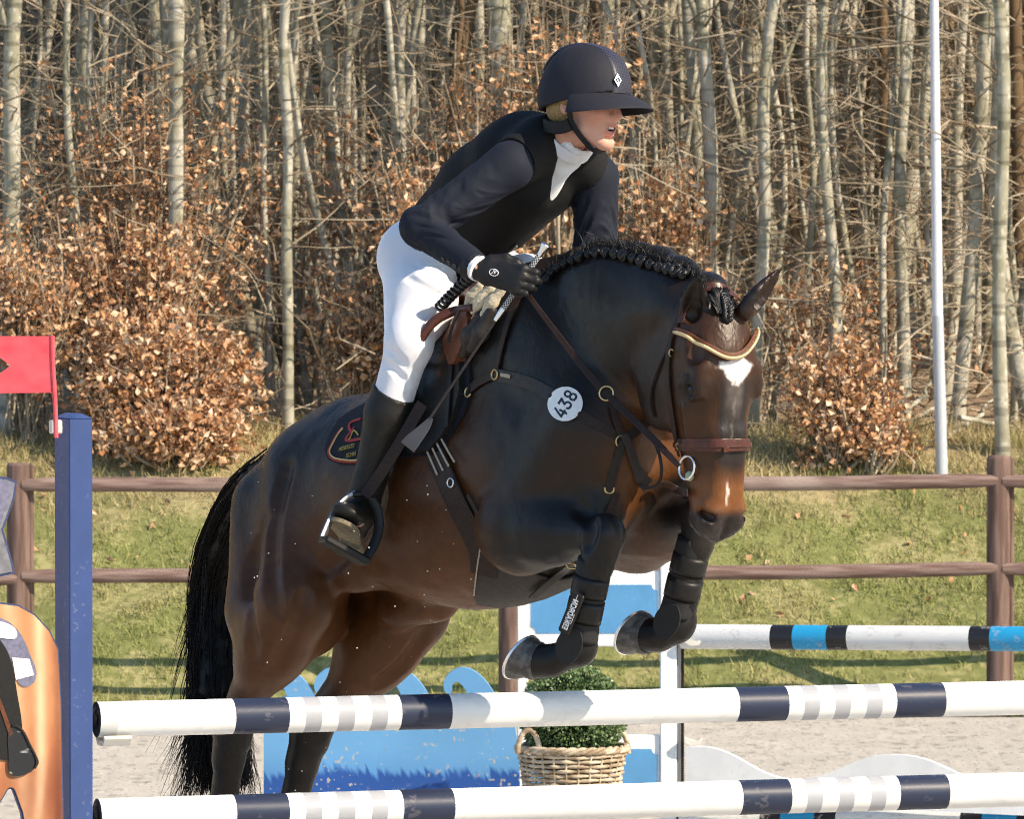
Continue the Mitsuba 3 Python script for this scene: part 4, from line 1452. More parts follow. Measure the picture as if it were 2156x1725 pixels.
PAD = thing('saddle_pad', 'navy saddle pad with red and cream piping and yellow lettering under the saddle', 'saddle pad')
pad_poly = [(1035, 660), (1000, 715), (983, 740), (988, 790), (988, 828), (974, 868), (950, 908), (930, 942), (900, 958), (860, 962), (810, 965), (760, 976), (715, 976), (690, 968), (682, 945), (694, 912), (714, 880), (742, 862), (775, 845), (800, 800), (840, 750), (900, 690), (960, 650)]
obj('cloth', conform(pad_poly, 7, .004, .007, TR_FIELD), 'mat_pad', PAD, smooth=40)
for pts in (Z4((470, 712), (410, 728), (330, 726), (260, 715), (210, 692), (190, 655), (212, 590), (255, 510), (310, 440)), Z4((1290, -40), (1305, 30), (1318, 110), (1314, 190), (1285, 275), (1230, 385), (1180, 460), (1125, 558))):
    p, n = lay(pts, 60, .013, TR_FIELD)
    t_ = np.gradient(p, axis=0)
    sidev = np.cross(n, t_)
    sidev /= np.linalg.norm(sidev, axis=1, keepdims=True)
    obj('red_piping', tube(p + sidev * .0028, .0024, 7), 'mat_piping_red', PAD)
    obj('cream_piping', tube(p - sidev * .0028, .0024, 7), 'mat_piping_cream', PAD)


def text_on(txt, h, a, b, off, F=None, thick=.0012, bold=False, width=None):
    """Lettering lying on the body from pixel a towards pixel b."""
    m = meshkit.text_mesh(txt, h, thick, bold)
    A, B = hit(*a, off, F), hit(*b, off, F)
    n = fnormal((A + B) / 2, F)[0]
    x = unit(B - A)
    n = unit(n - (n @ x) * x)
    y = np.cross(n, x)
    if width:
        m.vertices[:, 0] *= width / m.vertices[:, 0].max()
    return place(m, A, x, y, n)


obj('lettering', text_on('HENGSTS', .0125, (713, 951), (752, 941), .014, TR_FIELD, width=.066), 'mat_thread_yellow', PAD)
obj('lettering', text_on('SCHM', .0125, (728, 965), (756, 957), .014, TR_FIELD, width=.042), 'mat_thread_yellow', PAD)
_em = []
for pts in (Z4((378, 470), (375, 400), (412, 380), (465, 365)), Z4((405, 440), (370, 490), (335, 545), (400, 548), (470, 535))):
    p, n = lay(pts, 24, .0135, TR_FIELD)
    _em.append(strap(p, n, .009, .002))
obj('emblem', cat(_em), 'mat_piping_red', PAD, label='red stitched emblem')
p, n = lay(Z4((360, 538), (385, 500), (408, 465), (425, 480), (445, 505)), 24, .0145, TR_FIELD)
obj('emblem_line', strap(p, n, .0045, .002), 'mat_thread_yellow', PAD)

SAD = thing('saddle', 'black and brown jumping saddle with hanging stirrup under the rider', 'saddle')
_F = Field(H(-.28, 0, .02) - .42, H(-.28, 0, .02) + .42, .006)
_F.ecap(H(-.04, 0, .045), H(-.20, 0, .015), HR, (.075, .035), (.115, .035), 0)
_F.ecap(H(-.20, 0, .015), H(-.36, 0, .01), HR, (.115, .035), (.14, .04), .03)
_F.ecap(H(-.36, 0, .01), H(-.45, 0, .055), HR, (.14, .035), (.12, .025), .03)
for sd in (1, -1):
    _F.cap(H(-.06, .06 * sd, .04), H(-.10, .14 * sd, -.09), .035, .03, .03)
    _F.cap(H(-.10, .14 * sd, -.09), H(-.13, .21 * sd, -.20), .03, .025, .03)
obj('seat', smooth_mesh(_F.mesh(), 3), 'mat_leather_brown', SAD, smooth=True)
obj('flap', conform([(975, 660), (935, 668), (900, 695), (876, 735), (864, 790), (858, 850), (846, 900), (838, 945), (865, 955), (900, 948), (930, 915), (955, 865), (966, 820), (966, 750), (985, 700)], 7, .022, .008, TR_FIELD), 'mat_leather_black', SAD, smooth=40)
p, n = lay([(995, 648), (950, 657), (915, 676), (888, 712), (872, 762), (864, 815), (860, 860)], 50, .040, TR_FIELD)
obj('flap_edge', tube(p, np.interp(np.linspace(0, 1, 50), [0, .2, 1], [.010, .014, .010]), 10), 'mat_leather_brown', SAD)
p, n = lay([(900, 700), (884, 745), (876, 800), (870, 850)], 30, .046, TR_FIELD)
obj('flap_piping', tube(p, .0032, 7), 'mat_leather_tan', SAD)
obj('knee_block', conform([(938, 668), (980, 648), (984, 690), (968, 735), (955, 765), (944, 768), (932, 730), (926, 695)], 6, .030, .014, TR_FIELD), 'mat_leather_tan', SAD, smooth=40)
p, n = lay([(968, 652), (952, 690), (945, 720)], 16, .060, TR_FIELD)
obj('dee_strap', strap(p, n, .012, .004), 'mat_leather_dark', SAD)
p, n = lay([(948, 700), (949, 770), (944, 840), (940, 900)], 30, .036, TR_FIELD)
obj('billet', strap(p, n, .016, .004), 'mat_leather_black', SAD)
# fleece and half pads showing at the pommel
for (pts, rr, nm) in (([(1056, 610), (1036, 636), (1016, 662)], .0145, 'fleece'), ([(1034, 606), (1014, 632), (997, 656)], .016, 'fleece'), ([(1010, 602), (994, 624), (982, 646)], .013, 'fleece')):
    q = np.array([hit(x, y, .03, TR_FIELD) if hit(x, y, .03, TR_FIELD) is not None else P(x, y, .74) for x, y in pts])
    _F = Field(q.min(0) - .07, q.max(0) + .07, .004)
    _F.chain(q, [rr * .9, rr, rr * .6], .02)
    obj(nm, wrinkle(smooth_mesh(_F.mesh(), 2), .0035, 90, 5), 'mat_fleece', SAD, smooth=True, label='cream fleece lining at the pommel')
for pts in ([(1010, 668), (990, 705), (975, 745)], [(1035, 655), (1012, 700), (992, 735)]):
    q = np.array([hit(x, y, .025, TR_FIELD) for x, y in pts])
    _F = Field(q.min(0) - .07, q.max(0) + .07, .004)
    _F.chain(q, [.016, .022, .014], .02)
    obj('half_pad', smooth_mesh(_F.mesh(), 2), 'mat_guard', SAD, smooth=True)
q = spline(PP((890, 850, .70), (858, 905, .70), (832, 950, .70), (800, 1000, .715), (768, 1046, .715)), 30)
obj('stirrup_leather', strap(q, np.array([-.3, -.9, .1]), .033, .006), 'mat_leather_dark', SAD)
# stirrup
_up = unit(P(764, 1042, .72) - P(724, 1158, .66))
_st = thing  # noqa
SI = key_for('stirrup', SAD)
labels[SI] = {'label': 'black and silver safety stirrup under the rider\'s boot'}
_l = spline(PP((748, 1040, .725), (718, 1062, .70), (694, 1098, .67), (680, 1132, .645)), 24)
obj('inner_branch', tube(_l, np.linspace(.008, .009, 24), 10, flat=(1.3, .7)), 'mat_silver_dark', SI)
_l = spline(PP((782, 1052, .735), (796, 1080, .73), (797, 1115, .72), (786, 1150, .70), (768, 1180, .685)), 24)
obj('outer_branch', tube(_l, np.linspace(.009, .010, 24), 10, flat=(1.5, .8)), 'mat_leather_black', SI)
obj('eye_bar', tube(PP((742, 1042, .722), (765, 1040, .73), (786, 1054, .737)), .0095, 10), 'mat_leather_black', SI)
_ta, _tb = P(682, 1136, .645), P(768, 1184, .685)
_ax = unit(_tb - _ta)
_ff = unit(FOOT[1] - (FOOT[1] @ _ax) * _ax)
obj('tread', place(rbox(np.linalg.norm(_tb - _ta) + .012, .060, .022, .006), (_ta + _tb) / 2, _ax, _ff, np.cross(_ax, _ff)), 'mat_leather_black', SI)
scene['mat_silver_dark'] = {'type': 'principled', 'base_color': {'type': 'rgb', 'value': [.30, .31, .33]}, 'metallic': .9, 'roughness': .25}

GI = thing('girth', 'dark brown leather girth with wide stud guard under the horse\'s belly', 'girth')
p, n = lay([(918, 960), (938, 1005), (962, 1060), (990, 1115), (1012, 1160), (1020, 1210)], 50, .010, TR_FIELD)
obj('strap', strap(p, n, np.interp(np.linspace(0, 1, 50), [0, 1], [.066, .078]), .010), 'mat_leather_dark', GI)
for i in range(4):
    a = [(893 + 12 * i, 936 - 4 * i), (905 + 12 * i, 964 - 6 * i), (921 + 12 * i, 1000 - 9 * i)]
    p, n = lay(a, 16, .019, TR_FIELD)
    obj('elastic_band', strap(p, n, .0058, .003), 'mat_elastic', GI)
p, n = lay([(985, 1042), (1012, 1090), (1040, 1130)], 24, .016, TR_FIELD)
obj('edge_strap', strap(p, n, .014, .004), 'mat_leather_black', GI)
c = hit(948, 1017, .022, TR_FIELD)
obj('ring', torus(c, fnormal(c, TR_FIELD)[0], .012, .0022), 'mat_silver', GI)
gp = [(985, 1118), (1010, 1150), (1002, 1200), (996, 1250), (1004, 1276), (1050, 1282), (1100, 1276), (1150, 1262), (1205, 1238), (1240, 1205), (1240, 1170), (1150, 1150), (1060, 1120), (1020, 1110)]
obj('stud_guard', conform(gp, 7, .004, .008, TR_FIELD), 'mat_guard', GI, smooth=40, label='grey brown belly guard plate')
p, n = lay([(1012, 1150), (1004, 1200), (998, 1255)], 24, .015, TR_FIELD)
obj('guard_seam', tube(p, .0022, 6), 'mat_elastic', GI)
p, n = lay([(1105, 1195), (1145, 1215), (1190, 1218), (1225, 1202)], 30, .015, TR_FIELD)
obj('guard_welt', tube(p, .006, 8), 'mat_leather_black', GI)
p, n = lay([(1122, 1258), (1160, 1225), (1198, 1195), (1232, 1172)], 30, .020, TR_FIELD)
obj('buckle_strap', strap(p, n, .026, .005), 'mat_leather_black', GI)
c = hit(1203, 1192, .027, TR_FIELD)
_n0 = fnormal(c, TR_FIELD)[0]
_x0 = unit(P(1232, 1172, .5) - P(1122, 1258, .5))
_x0 = unit(_x0 - (_x0 @ _n0) * _n0)
_y0 = np.cross(_n0, _x0)
obj('buckle', tube(np.array([c + _x0 * a + _y0 * b for a, b in ((.013, .019), (-.013, .019), (-.013, -.019), (.013, -.019), (.013, .019))]), .0028, 7), 'mat_brass', GI)

# ---------------------------------------------------------------- breastplate, number, martingale
BP = thing('breastplate', 'dark leather breastplate with brass rings across the horse\'s shoulder and breast', 'breastplate')


def lay_strap(name, pts, w, mat, parent, off=.006, th=.004, F=None, n=36, **kw):
    p, nn = lay(pts, n, off, F)
    return obj(name, strap(p, nn, w, th), mat, parent, **kw)


lay_strap('strap', [(985, 824), (1010, 803), (1040, 789)], .026, 'mat_leather_dark', BP)
lay_strap('elastic', [(1040, 789), (1080, 797), (1122, 810), (1160, 832)], .034, 'mat_guard', BP)
lay_strap('strap', [(1150, 826), (1190, 850), (1230, 878), (1275, 903), (1312, 926)], .026, 'mat_leather_dark', BP, .005)
lay_strap('wither_strap', [(1042, 785), (1056, 725), (1070, 675), (1090, 630), (1110, 598)], .020, 'mat_leather_dark', BP)
for (x, y), r in (((1041, 789), .013), ((1310, 930), .017)):
    c = hit(x, y, .012)
    obj('ring', torus(c, fnormal(c)[0], r, .0026), 'mat_brass', BP)
c = hit(985, 826, .012)
obj('hook', torus(c, fnormal(c)[0], .013, .0024, arc=(.3, .95)), 'mat_brass', BP)
lay_strap('girth_strap', [(1312, 930), (1300, 965), (1290, 1000), (1282, 1030)], .022, 'mat_leather_black', BP, .014)
c = hit(1283, 1030, .02)
obj('buckle_end', torus(c, fnormal(c)[0], .012, .0026, arc=(.45, 1.05)), 'mat_brass', BP)
lay_strap('girth_strap', [(1298, 1040), (1285, 1075), (1268, 1108)], .022, 'mat_leather_dark', BP, .006, F=TR_FIELD)
# martingale fork with its stoppers and the ring round the rein
lay_strap('fork_strap', [(1312, 915), (1330, 955), (1342, 990), (1354, 1012), (1366, 1024)], np.interp(np.linspace(0, 1, 36), [0, .6, 1], [.020, .024, .042]), 'mat_guard', BP, .020)
lay_strap('fork_strap', [(1378, 1030), (1400, 1020), (1425, 1032), (1448, 1038)], .020, 'mat_leather_dark', BP, .020)
lay_strap('fork_strap', [(1312, 925), (1298, 890), (1290, 852)], .016, 'mat_leather_dark', BP, .012)
lay_strap('neck_strap', [(1318, 925), (1345, 905), (1372, 880), (1400, 835), (1420, 790)], .024, 'mat_leather_dark', BP, .008, F=TR_FIELD)
p, n = lay([(1054, 789), (1074, 793)], 6, .013)
obj('maker_tag', strap(p, n, .010, .002), 'mat_elastic', BP)
NB = thing('number_badge', 'round white number disc reading 438 on the horse\'s shoulder', 'number plate')
c = hit(1190, 851, .016)
nn = unit(fnormal(c)[0] + np.array([.2, -.8, .1]))
xx = unit(P(1211, 813, .5) - P(1190, 851, .5))
xx = unit(xx - (xx @ nn) * nn)
yy = np.cross(nn, xx)
disc = Point(0, 0).buffer(.0475, 32).difference(Point(-.004, -.050).buffer(.007)).difference(Point(.0, .051).buffer(.008))
obj('disc', place(extrude(disc, .003), c, xx, yy, nn), 'mat_plastic_white', NB)
for i, ch in enumerate('438'):
    m = meshkit.text_mesh(ch, .036, .0015, bold=True)
    m.vertices -= (m.vertices.max(0) + m.vertices.min(0)) / 2 * [1, 1, 0]
    m.vertices[:, 0] *= .82
    obj('digit', place(m, c + nn * .0031 + xx * (.0265 * (i - 1)) - yy * .001, xx, yy, nn), 'mat_button', NB)

# ---------------------------------------------------------------- bridle and reins
BR = thing('bridle', 'brown leather bridle with gold lined browband on the horse\'s head', 'bridle')


def head_ring(a, tilt, off, n=64, lo_=0, hi_=2 * np.pi):
    out = []
    for q in np.linspace(lo_, hi_, n):
        o = HD(a, 0, -.025)
        d = math.cos(q) * HD_N + math.sin(q) * HD_L + HD_A * tilt * math.cos(q)
        t = np.linspace(0, .3, 300)
        pts = o + t[:, None] * d
        v = fsample(HF_FIELD, pts) - off
        i = int(np.argmax(v > 0))
        out.append(pts[i])
    return np.array(out)


r = head_ring(.388, .0, .004)
c0 = r.mean(0)
for z, w in ((0, .034), ):
    obj('noseband', strap(r, r - c0, .034, .006), 'mat_leather_brown', BR)
r2 = head_ring(.388, .0, .009)
obj('noseband_pad', strap(r2, r2 - c0, .013, .005), 'mat_leather_brown', BR)
p, n = lay([(1528, 942), (1529, 952)], 6, .012)
obj('flash_loop', strap(p, n, .018, .006), 'mat_leather_brown', BR)
bb = [(1422, 697), (1447, 706), (1475, 722), (1505, 739), (1535, 751), (1560, 747), (1580, 727), (1590, 708), (1592, 692)]
p, n = lay(bb, 60, .008)
obj('browband', strap(p, n, .020, .006), 'mat_leather_tan', BR)
t_ = np.gradient(p, axis=0)
dn = np.cross(n, t_)
dn /= np.linalg.norm(dn, axis=1, keepdims=True)
dn *= np.sign((dn @ HD_A))[:, None]
scene['mat_gold'] = {'type': 'principled', 'base_color': {'type': 'rgb', 'value': [.62, .50, .27]}, 'metallic': .6, 'roughness': .3}
pb = p + n * .005 + dn * .004
bead = [tube(pb, .0046, 8)]
for i in range(2, 58):
    s = trimesh.creation.icosphere(1, .0054)
    s.apply_translation(pb[i] + n[i] * .001)
    bead.append(s)
obj('browband_trim', cat(bead), 'mat_gold', BR, smooth=True, label='gold beaded line along the browband')
lay_strap('cheekpiece', [(1432, 668), (1416, 698), (1407, 745), (1405, 800), (1412, 860), (1420, 910), (1430, 962)], .019, 'mat_leather_dark', BR, .006, n=50, F=NE_FIELD)
lay_strap('headpiece', [(1432, 680), (1446, 640), (1470, 612), (1494, 603), (1520, 606), (1545, 620), (1565, 640)], .024, 'mat_leather_brown', BR, .006, n=40, F=NE_FIELD)
lay_strap('throatlash', [(1420, 700), (1398, 745), (1378, 790), (1368, 830), (1376, 880)], .012, 'mat_leather_dark', BR, .005)
for x, y in ((1413, 743), (1427, 940)):
    c = hit(x, y, .012)
    obj('buckle', torus(c, fnormal(c)[0], .009, .0018, arc=(.1, .75)), 'mat_brass', BR)
c = hit(1446, 985, .010)
BIT = c
obj('bit_ring', torus(c, unit([-.75, -.6, .1]), .031, .0036, 28, 8), 'mat_silver', BR)
_m = trimesh.creation.icosphere(2, .012)
obj('bit_mouthpiece', place(_m, P(1452, 1003, c[1] - .005), np.array([1.0, 0, 0]), np.array([0, .8, 0]), np.array([0, 0, 1.15])), 'mat_bit', BR, smooth=True)
scene['mat_bit'] = {'type': 'principled', 'base_color': {'type': 'rgb', 'value': [.30, .36, .22]}, 'roughness': .3}
RE = thing('rein', 'brown leather rein from the rider\'s black glove to the bit', 'rein')
rp = spline(np.array([(1106, 612), (1150, 672), (1200, 738), (1250, 800), (1290, 842), (1335, 885), (1385, 935), (1430, 982)], float), 60)
pts = []
for i, (x, y) in enumerate(rp):
    yl = .43 + (BIT[1] - .43 - .02) * i / 59
    h = hit(x, y, .010)
    yy_ = min(yl, h[1] - .004) if h is not None else yl
    pts.append(P(x, y, yy_))
pts = np.array(pts)
for _ in range(12):
    pts[1:-1] = .25 * pts[:-2] + .5 * pts[1:-1] + .25 * pts[2:]
obj('leather', strap(pts, np.array([-.45, -.8, .45]), np.interp(np.linspace(0, 1, 60), [0, .3, .5, .9, 1], [.012, .017, .019, .019, .014]), .005), 'mat_leather_dark', RE)
i = 33
c = pts[i] + np.array([0, -.004, 0])
obj('martingale_ring', torus(c, unit([-.25, -.95, .15]), .019, .0024), 'mat_brass', RE)
q = spline(PP((1362, 910, .30), (1384, 945, .26), (1393, 985, .24), (1388, 1015, .25), (1368, 1028, .27), (1346, 1018, .30)), 40)
obj('rein_end', strap(q, np.array([-.6, -.7, .1]), .009, .004), 'mat_leather_dark', RE)
RE2 = obj('rein', strap(spline(PP((1205, 590, .84), (1330, 640, .62), (1500, 820, .48), (1560, 985, .36)), 40), np.array([.8, -.3, .3]), .018, .005), 'mat_leather_brown')
labels[RE2] = {'label': 'far side rein hidden behind the horse\'s neck', 'category': 'rein'}

# ---------------------------------------------------------------- riding crop and vest lanyard
CR = thing('riding_crop', 'riding crop with silver cap and grey leather flapper in the rider\'s hand', 'riding crop')
ca, cb = P(1142, 527, .425), P(905, 882, .50)
cd = unit(cb - ca)
_L = np.linalg.norm(cb - ca)
ferr = P(1048, 662, .455)
tf = (ferr - ca) @ cd
knob = trimesh.creation.revolve(np.array([[.0, -.020], [.013, -.020], [.0145, -.017], [.0125, -.008], [.0085, .004], [.0078, .016], [0, .016]]), sections=28)
_x = unit(np.cross(cd, [0, 1, 0]))
obj('cap', place(knob, ca, _x, np.cross(cd, _x), cd), 'mat_silver', CR, smooth=30)


def _braid(p, n, uv):
    a, b = p.x * 420 + p.z * 620, p.x * 620 - p.z * 420
    k = mikit.smoothstep(-.2, .2, dr.sin(a) * dr.sin(b))
    return mikit.mix((.02, .02, .022), (.55, .55, .55), k)


scene['mat_braid'] = {'type': 'principled', 'base_color': mikit.proc(_braid), 'roughness': .5}
obj('handle', tube(ca + np.linspace(.012, tf - .02, 12)[:, None] * cd, .0078, 12), 'mat_braid', CR)
obj('ferrule', tube(ca + np.linspace(tf - .022, tf + .018, 4)[:, None] * cd, [.0085, .0085, .0075, .006], 14), 'mat_silver', CR)
obj('shaft', tube(ca + np.linspace(tf + .015, _L, 16)[:, None] * cd, np.linspace(.0042, .0036, 16), 8), 'mat_guard', CR)
fl = spline(PP((908, 880, .50), (893, 902, .50), (872, 925, .498), (858, 942, .50)), 14)
obj('flapper', strap(fl, np.array([-.2, -1, .1]), np.interp(np.linspace(0, 1, 14), [0, .25, .8, 1], [.012, .026, .044, .046]), .004), 'mat_plate_grey', CR)
LAN = thing('lanyard', 'black coiled lanyard between saddle and vest', 'lanyard')
bp = spline(PP((1000, 578, .66), (968, 604, .70), (942, 630, .73), (926, 648, .76)), 180)
t_, n_, b_ = frames(bp)
tt = np.linspace(0, 2 * np.pi * 11, 180)
obj('coil', tube(bp + .0125 * (np.cos(tt)[:, None] * n_ + np.sin(tt)[:, None] * b_), .0048, 6), 'mat_button', LAN, smooth=True)
# zip of the vest: teeth line and pull
zp = []
for u in np.linspace(.47, .10, 40):
    o = TT(u, -.020, .30)
    t = np.linspace(0, .3, 300)
    pts_ = o - t[:, None] * TF
    zp.append(pts_)
_VF = Field(TT(.3, 0, 0) - .3, TT(.3, 0, 0) + .3, .006)
torso(_VF, .013)
zp = np.array([q[int(np.argmax(fsample(_VF, q) < .0015))] for q in zp])
obj('zip', strap(zp, np.tile(TF, (len(zp), 1)), .009, .003), 'mat_zip', _V)
scene['mat_zip'] = {'type': 'principled', 'base_color': {'type': 'rgb', 'value': [.05, .05, .055]}, 'roughness': .35, 'metallic': .5}
obj('zip_pull', place(rbox(.009, .030, .005, .002), zp[3] + TF * .005, unit(np.cross(TU, TF)), TU, TF), 'mat_silver', _V)
# ---------------------------------------------------------------- terrain
SAND_END, SLOPE0, SLOPE1 = 15.75, 16.1, 18.9


def ground_z(x, y):
    x, y = np.asarray(x, float), np.asarray(y, float)
    s = np.clip(y - SLOPE0, 0, SLOPE1 - SLOPE0)
    z = .41 * s * sstep(0, 1.0, s / .8 + .25)
    z = z + np.clip(y - SLOPE1, 0, 14) * .05
    z = z + np.clip(y - 30, 0, 60) * .62
    bump = (meshkit.fbm(np.stack([x * 1.7, y * 1.7, 0 * x], -1), 3, 4) - .5) * .14 * sstep(15.6, 17.0, y)
    return z + bump


def sheet(x0, x1, y0, y1, nx, ny, zf, ypow=1.0):
    xs = np.linspace(x0, x1, nx)
    ys = y0 + (y1 - y0) * np.linspace(0, 1, ny) ** ypow
    X, Y = np.meshgrid(xs, ys)
    V = np.stack([X, Y, zf(X, Y)], -1).reshape(-1, 3)
    g = np.arange(nx * ny).reshape(ny, nx)
    q = np.stack([g[:-1, :-1], g[:-1, 1:], g[1:, 1:], g[1:, :-1]], -1).reshape(-1, 4)
    return trimesh.Trimesh(V, np.vstack([q[:, [0, 1, 2]], q[:, [0, 2, 3]]]), process=False)


def _sand(p, n, uv):
    f = mikit.fbm(p.x * 5, p.y * 5, 1.0, 3)
    g = mikit.fbm(p.x * 90, p.y * 60, 2.0, 3)
    a, b, c = mikit.voronoi(p.x * 34, p.y * 13)
    d, e, h = mikit.voronoi(p.x * 11 + 3, p.y * 4.2)
    speck = mikit.smoothstep(.30, .16, a) * mikit.smoothstep(.72, .78, c)
    blot = mikit.smoothstep(.34, .12, d + .25 * (g - .5)) * mikit.smoothstep(.62, .70, h)
    col = mikit.mix((.54, .50, .44), (.44, .405, .35), f) * (.82 + .36 * g)
    return col * (1 - .40 * speck) * (1 - .28 * blot)


scene['mat_sand'] = {'type': 'bumpmap', 'arbitrary': {'type': 'proc', **mikit.proc(lambda p, n, uv: mikit.fbm(p.x * 22, p.y * 22, 0.0, 3) * 1.0, eps=4e-3)}, 'scale': .02,
                     'bsdf': {'type': 'diffuse', 'reflectance': mikit.proc(_sand)}}


def _turf(p, n, uv):
    f = mikit.fbm(p.x * 2.2, p.y * 2.2, 3.0, 3)
    g = mikit.fbm(p.x * 30, p.y * 30, 5.0, 3)
    dry = mikit.smoothstep(17.9, 18.9, p.y + (f - .5) * 1.6)
    c = mikit.mix((.20, .21, .080), (.31, .285, .135), mikit.smoothstep(.42, .70, f + (g - .5) * .5))
    c = mikit.mix(c, (.36, .29, .16), dry)
    litter = mikit.mix((.22, .155, .10), (.40, .30, .205), g)
    c = mikit.mix(c, litter, mikit.smoothstep(18.9, 20.0, p.y + (g - .5)))
    return c * (.75 + .5 * g)


scene['mat_turf'] = {'type': 'diffuse', 'reflectance': mikit.proc(_turf)}
obj('arena_sand', sheet(-60, 60, -60, SAND_END + .25, 160, 160, lambda X, Y: 0 * X - .004 * sstep(SAND_END - .1, SAND_END + .25, Y) * 4), 'mat_sand', smooth=True, kind='structure')
obj('grass_bank', sheet(-30, 30, SAND_END, 27, 300, 110, lambda X, Y: ground_z(X, Y) + .005), 'mat_turf', smooth=True, kind='structure')
obj('hillside', sheet(-70, 70, 26.9, 85, 160, 80, lambda X, Y: ground_z(X, Y) - .02 * sstep(27.2, 26.9, Y)), 'mat_turf', smooth=True, kind='structure')

# grass blades: green low on the bank, straw towards the wood
_g = np.random.default_rng(11)
N = 150000
gx, gy = _g.uniform(-4.6, 4.6, N), SAND_END - .05 + (3.9) * _g.uniform(0, 1, N) ** .9
pn = meshkit.fbm(np.stack([gx * 2.2, gy * 2.2, 0 * gx + 3.0], 1), 3)
pm = meshkit.fbm(np.stack([gx * 7, gy * 7, 0 * gx], 1), 2, 6)
keep = _g.uniform(size=N) < (.25 + 1.2 * sstep(.25, .6, pm))
gx, gy, pn, pm = gx[keep], gy[keep], pn[keep], pm[keep]
n = len(gx)
base = np.stack([gx, gy, ground_z(gx, gy)], 1)
dryp = np.clip(sstep(18.0, 18.9, gy + (pn - .5) * 1.4) * .9 + sstep(.50, .70, pn) * .5 + _g.normal(.05, .16, n), 0, 1)
ln = (.026 + .05 * _g.uniform(size=n) ** 2) * (1 + 1.0 * sstep(18.0, 18.9, gy)) * (.6 + .8 * pm)
an = _g.uniform(0, 2 * np.pi, n)
wd = .0022 + .0022 * _g.uniform(size=n)
side = np.stack([np.cos(an), np.sin(an), 0 * an], 1) * wd[:, None]
lean = np.stack([_g.normal(0, .6, n), _g.normal(0, .6, n), np.ones(n)], 1)
tip = base + lean / np.linalg.norm(lean, axis=1, keepdims=True) * ln[:, None]
V = np.stack([base - side, base + side, tip], 1).reshape(-1, 3)
grn = lerp(np.array([.175, .215, .060]), np.array([.32, .345, .125]), _g.uniform(size=n))
stw = lerp(np.array([.30, .24, .11]), np.array([.52, .44, .25]), _g.uniform(size=n))
col = np.repeat(lerp(grn, stw, dryp), 3, axis=0)
scene['mat_blades'] = {'type': 'twosided', 'b': {'type': 'diffuse', 'reflectance': {'type': 'mesh_attribute', 'name': 'vertex_color'}}}
obj('grass', trimesh.Trimesh(V, np.arange(3 * n).reshape(-1, 3), process=False), 'mat_blades', smooth=False, color=col, kind='stuff', label='short green and straw coloured grass on the bank')


def leaves(cen, size, seed, tone=.5):
    """Bent beech leaves at the points cen: four triangles each, with their own colour."""
    g = np.random.default_rng(seed)
    n = len(cen)
    u = g.normal(size=(n, 3))
    u /= np.linalg.norm(u, axis=1, keepdims=True)
    w = g.normal(size=(n, 3))
    w -= (w * u).sum(1, keepdims=True) * u
    w /= np.linalg.norm(w, axis=1, keepdims=True)
    k = np.cross(u, w)
    L = (size * g.uniform(.6, 1.25, n))[:, None]
    W = L * g.uniform(.26, .40, (n, 1))
    bend = L * g.uniform(.05, .3, (n, 1))
    v = np.stack([cen - u * L * .5, cen - u * L * .1 + w * W + k * bend, cen + u * L * .5 + k * bend * .5, cen - u * L * .1 - w * W + k * bend, cen + u * L * .02], 1)
    f = np.array([[0, 4, 1], [1, 4, 2], [2, 4, 3], [3, 4, 0]])
    f = (f[None] + 5 * np.arange(n)[:, None, None]).reshape(-1, 3)
    t = g.uniform(size=n)
    c = lerp(np.array([.26, .105, .040]), np.array([.56, .33, .175]), np.clip(t * 1.15 + tone - .5, 0, 1))
    c = lerp(c, np.array([.66, .48, .32]), (g.uniform(size=n) < .22) * .8)
    return v.reshape(-1, 3), f, np.repeat(c, 5, axis=0)


scene['mat_leaf'] = {'type': 'twosided', 'b': {'type': 'principled', 'base_color': {'type': 'mesh_attribute', 'name': 'vertex_color'}, 'roughness': .42, 'specular': .5}}
# fallen leaves
N = 420
lx, ly = _g.uniform(-4.6, 4.6, N), SLOPE0 + 3.6 * _g.uniform(0, 1, N) ** .55
v, f, c = leaves(np.stack([lx, ly, ground_z(lx, ly) + .025], 1), .046, 5, .75)
obj('fallen_leaves', trimesh.Trimesh(v, f, process=False), 'mat_leaf', smooth=False, color=c, kind='stuff', label='dry brown leaves scattered on the grass bank')

# ---------------------------------------------------------------- wood: trunks, branches, thicket
def _bark(p, n, uv):
    a = mikit.fbm(p.x * 9, p.y * 9, p.z * 3.2, 3)
    b = mikit.fbm(p.x * 34, p.y * 34, p.z * 22, 3)
    ring = mikit.smoothstep(.60, .72, mikit.fbm(p.x * 3 + p.y * 3, 4.0, p.z * 26, 2))
    c = mikit.mix((.43, .405, .335), (.29, .275, .20), mikit.smoothstep(.35, .65, a))
    c = mikit.mix(c, (.52, .49, .42), mikit.smoothstep(.58, .75, b) * .7)
    return c * (1 - .38 * ring) * (.75 + .5 * b)


def _bark_dark(p, n, uv):
    a = mikit.fbm(p.x * 12, p.y * 12, p.z * 5, 3)
    return mikit.mix((.10, .065, .04), (.21, .145, .085), a)


def _twig(p, n, uv):
    a = mikit.fbm(p.x * 3, p.y * 3, p.z * 3, 2)
    return mikit.mix((.20, .15, .10), (.45, .38, .28), mikit.smoothstep(.3, .7, a))


scene['mat_bark'] = {'type': 'diffuse', 'reflectance': mikit.proc(_bark)}
scene['mat_bark_dark'] = {'type': 'diffuse', 'reflectance': mikit.proc(_bark_dark)}
scene['mat_twig'] = {'type': 'twosided', 'b': {'type': 'diffuse', 'reflectance': mikit.proc(_twig)}}


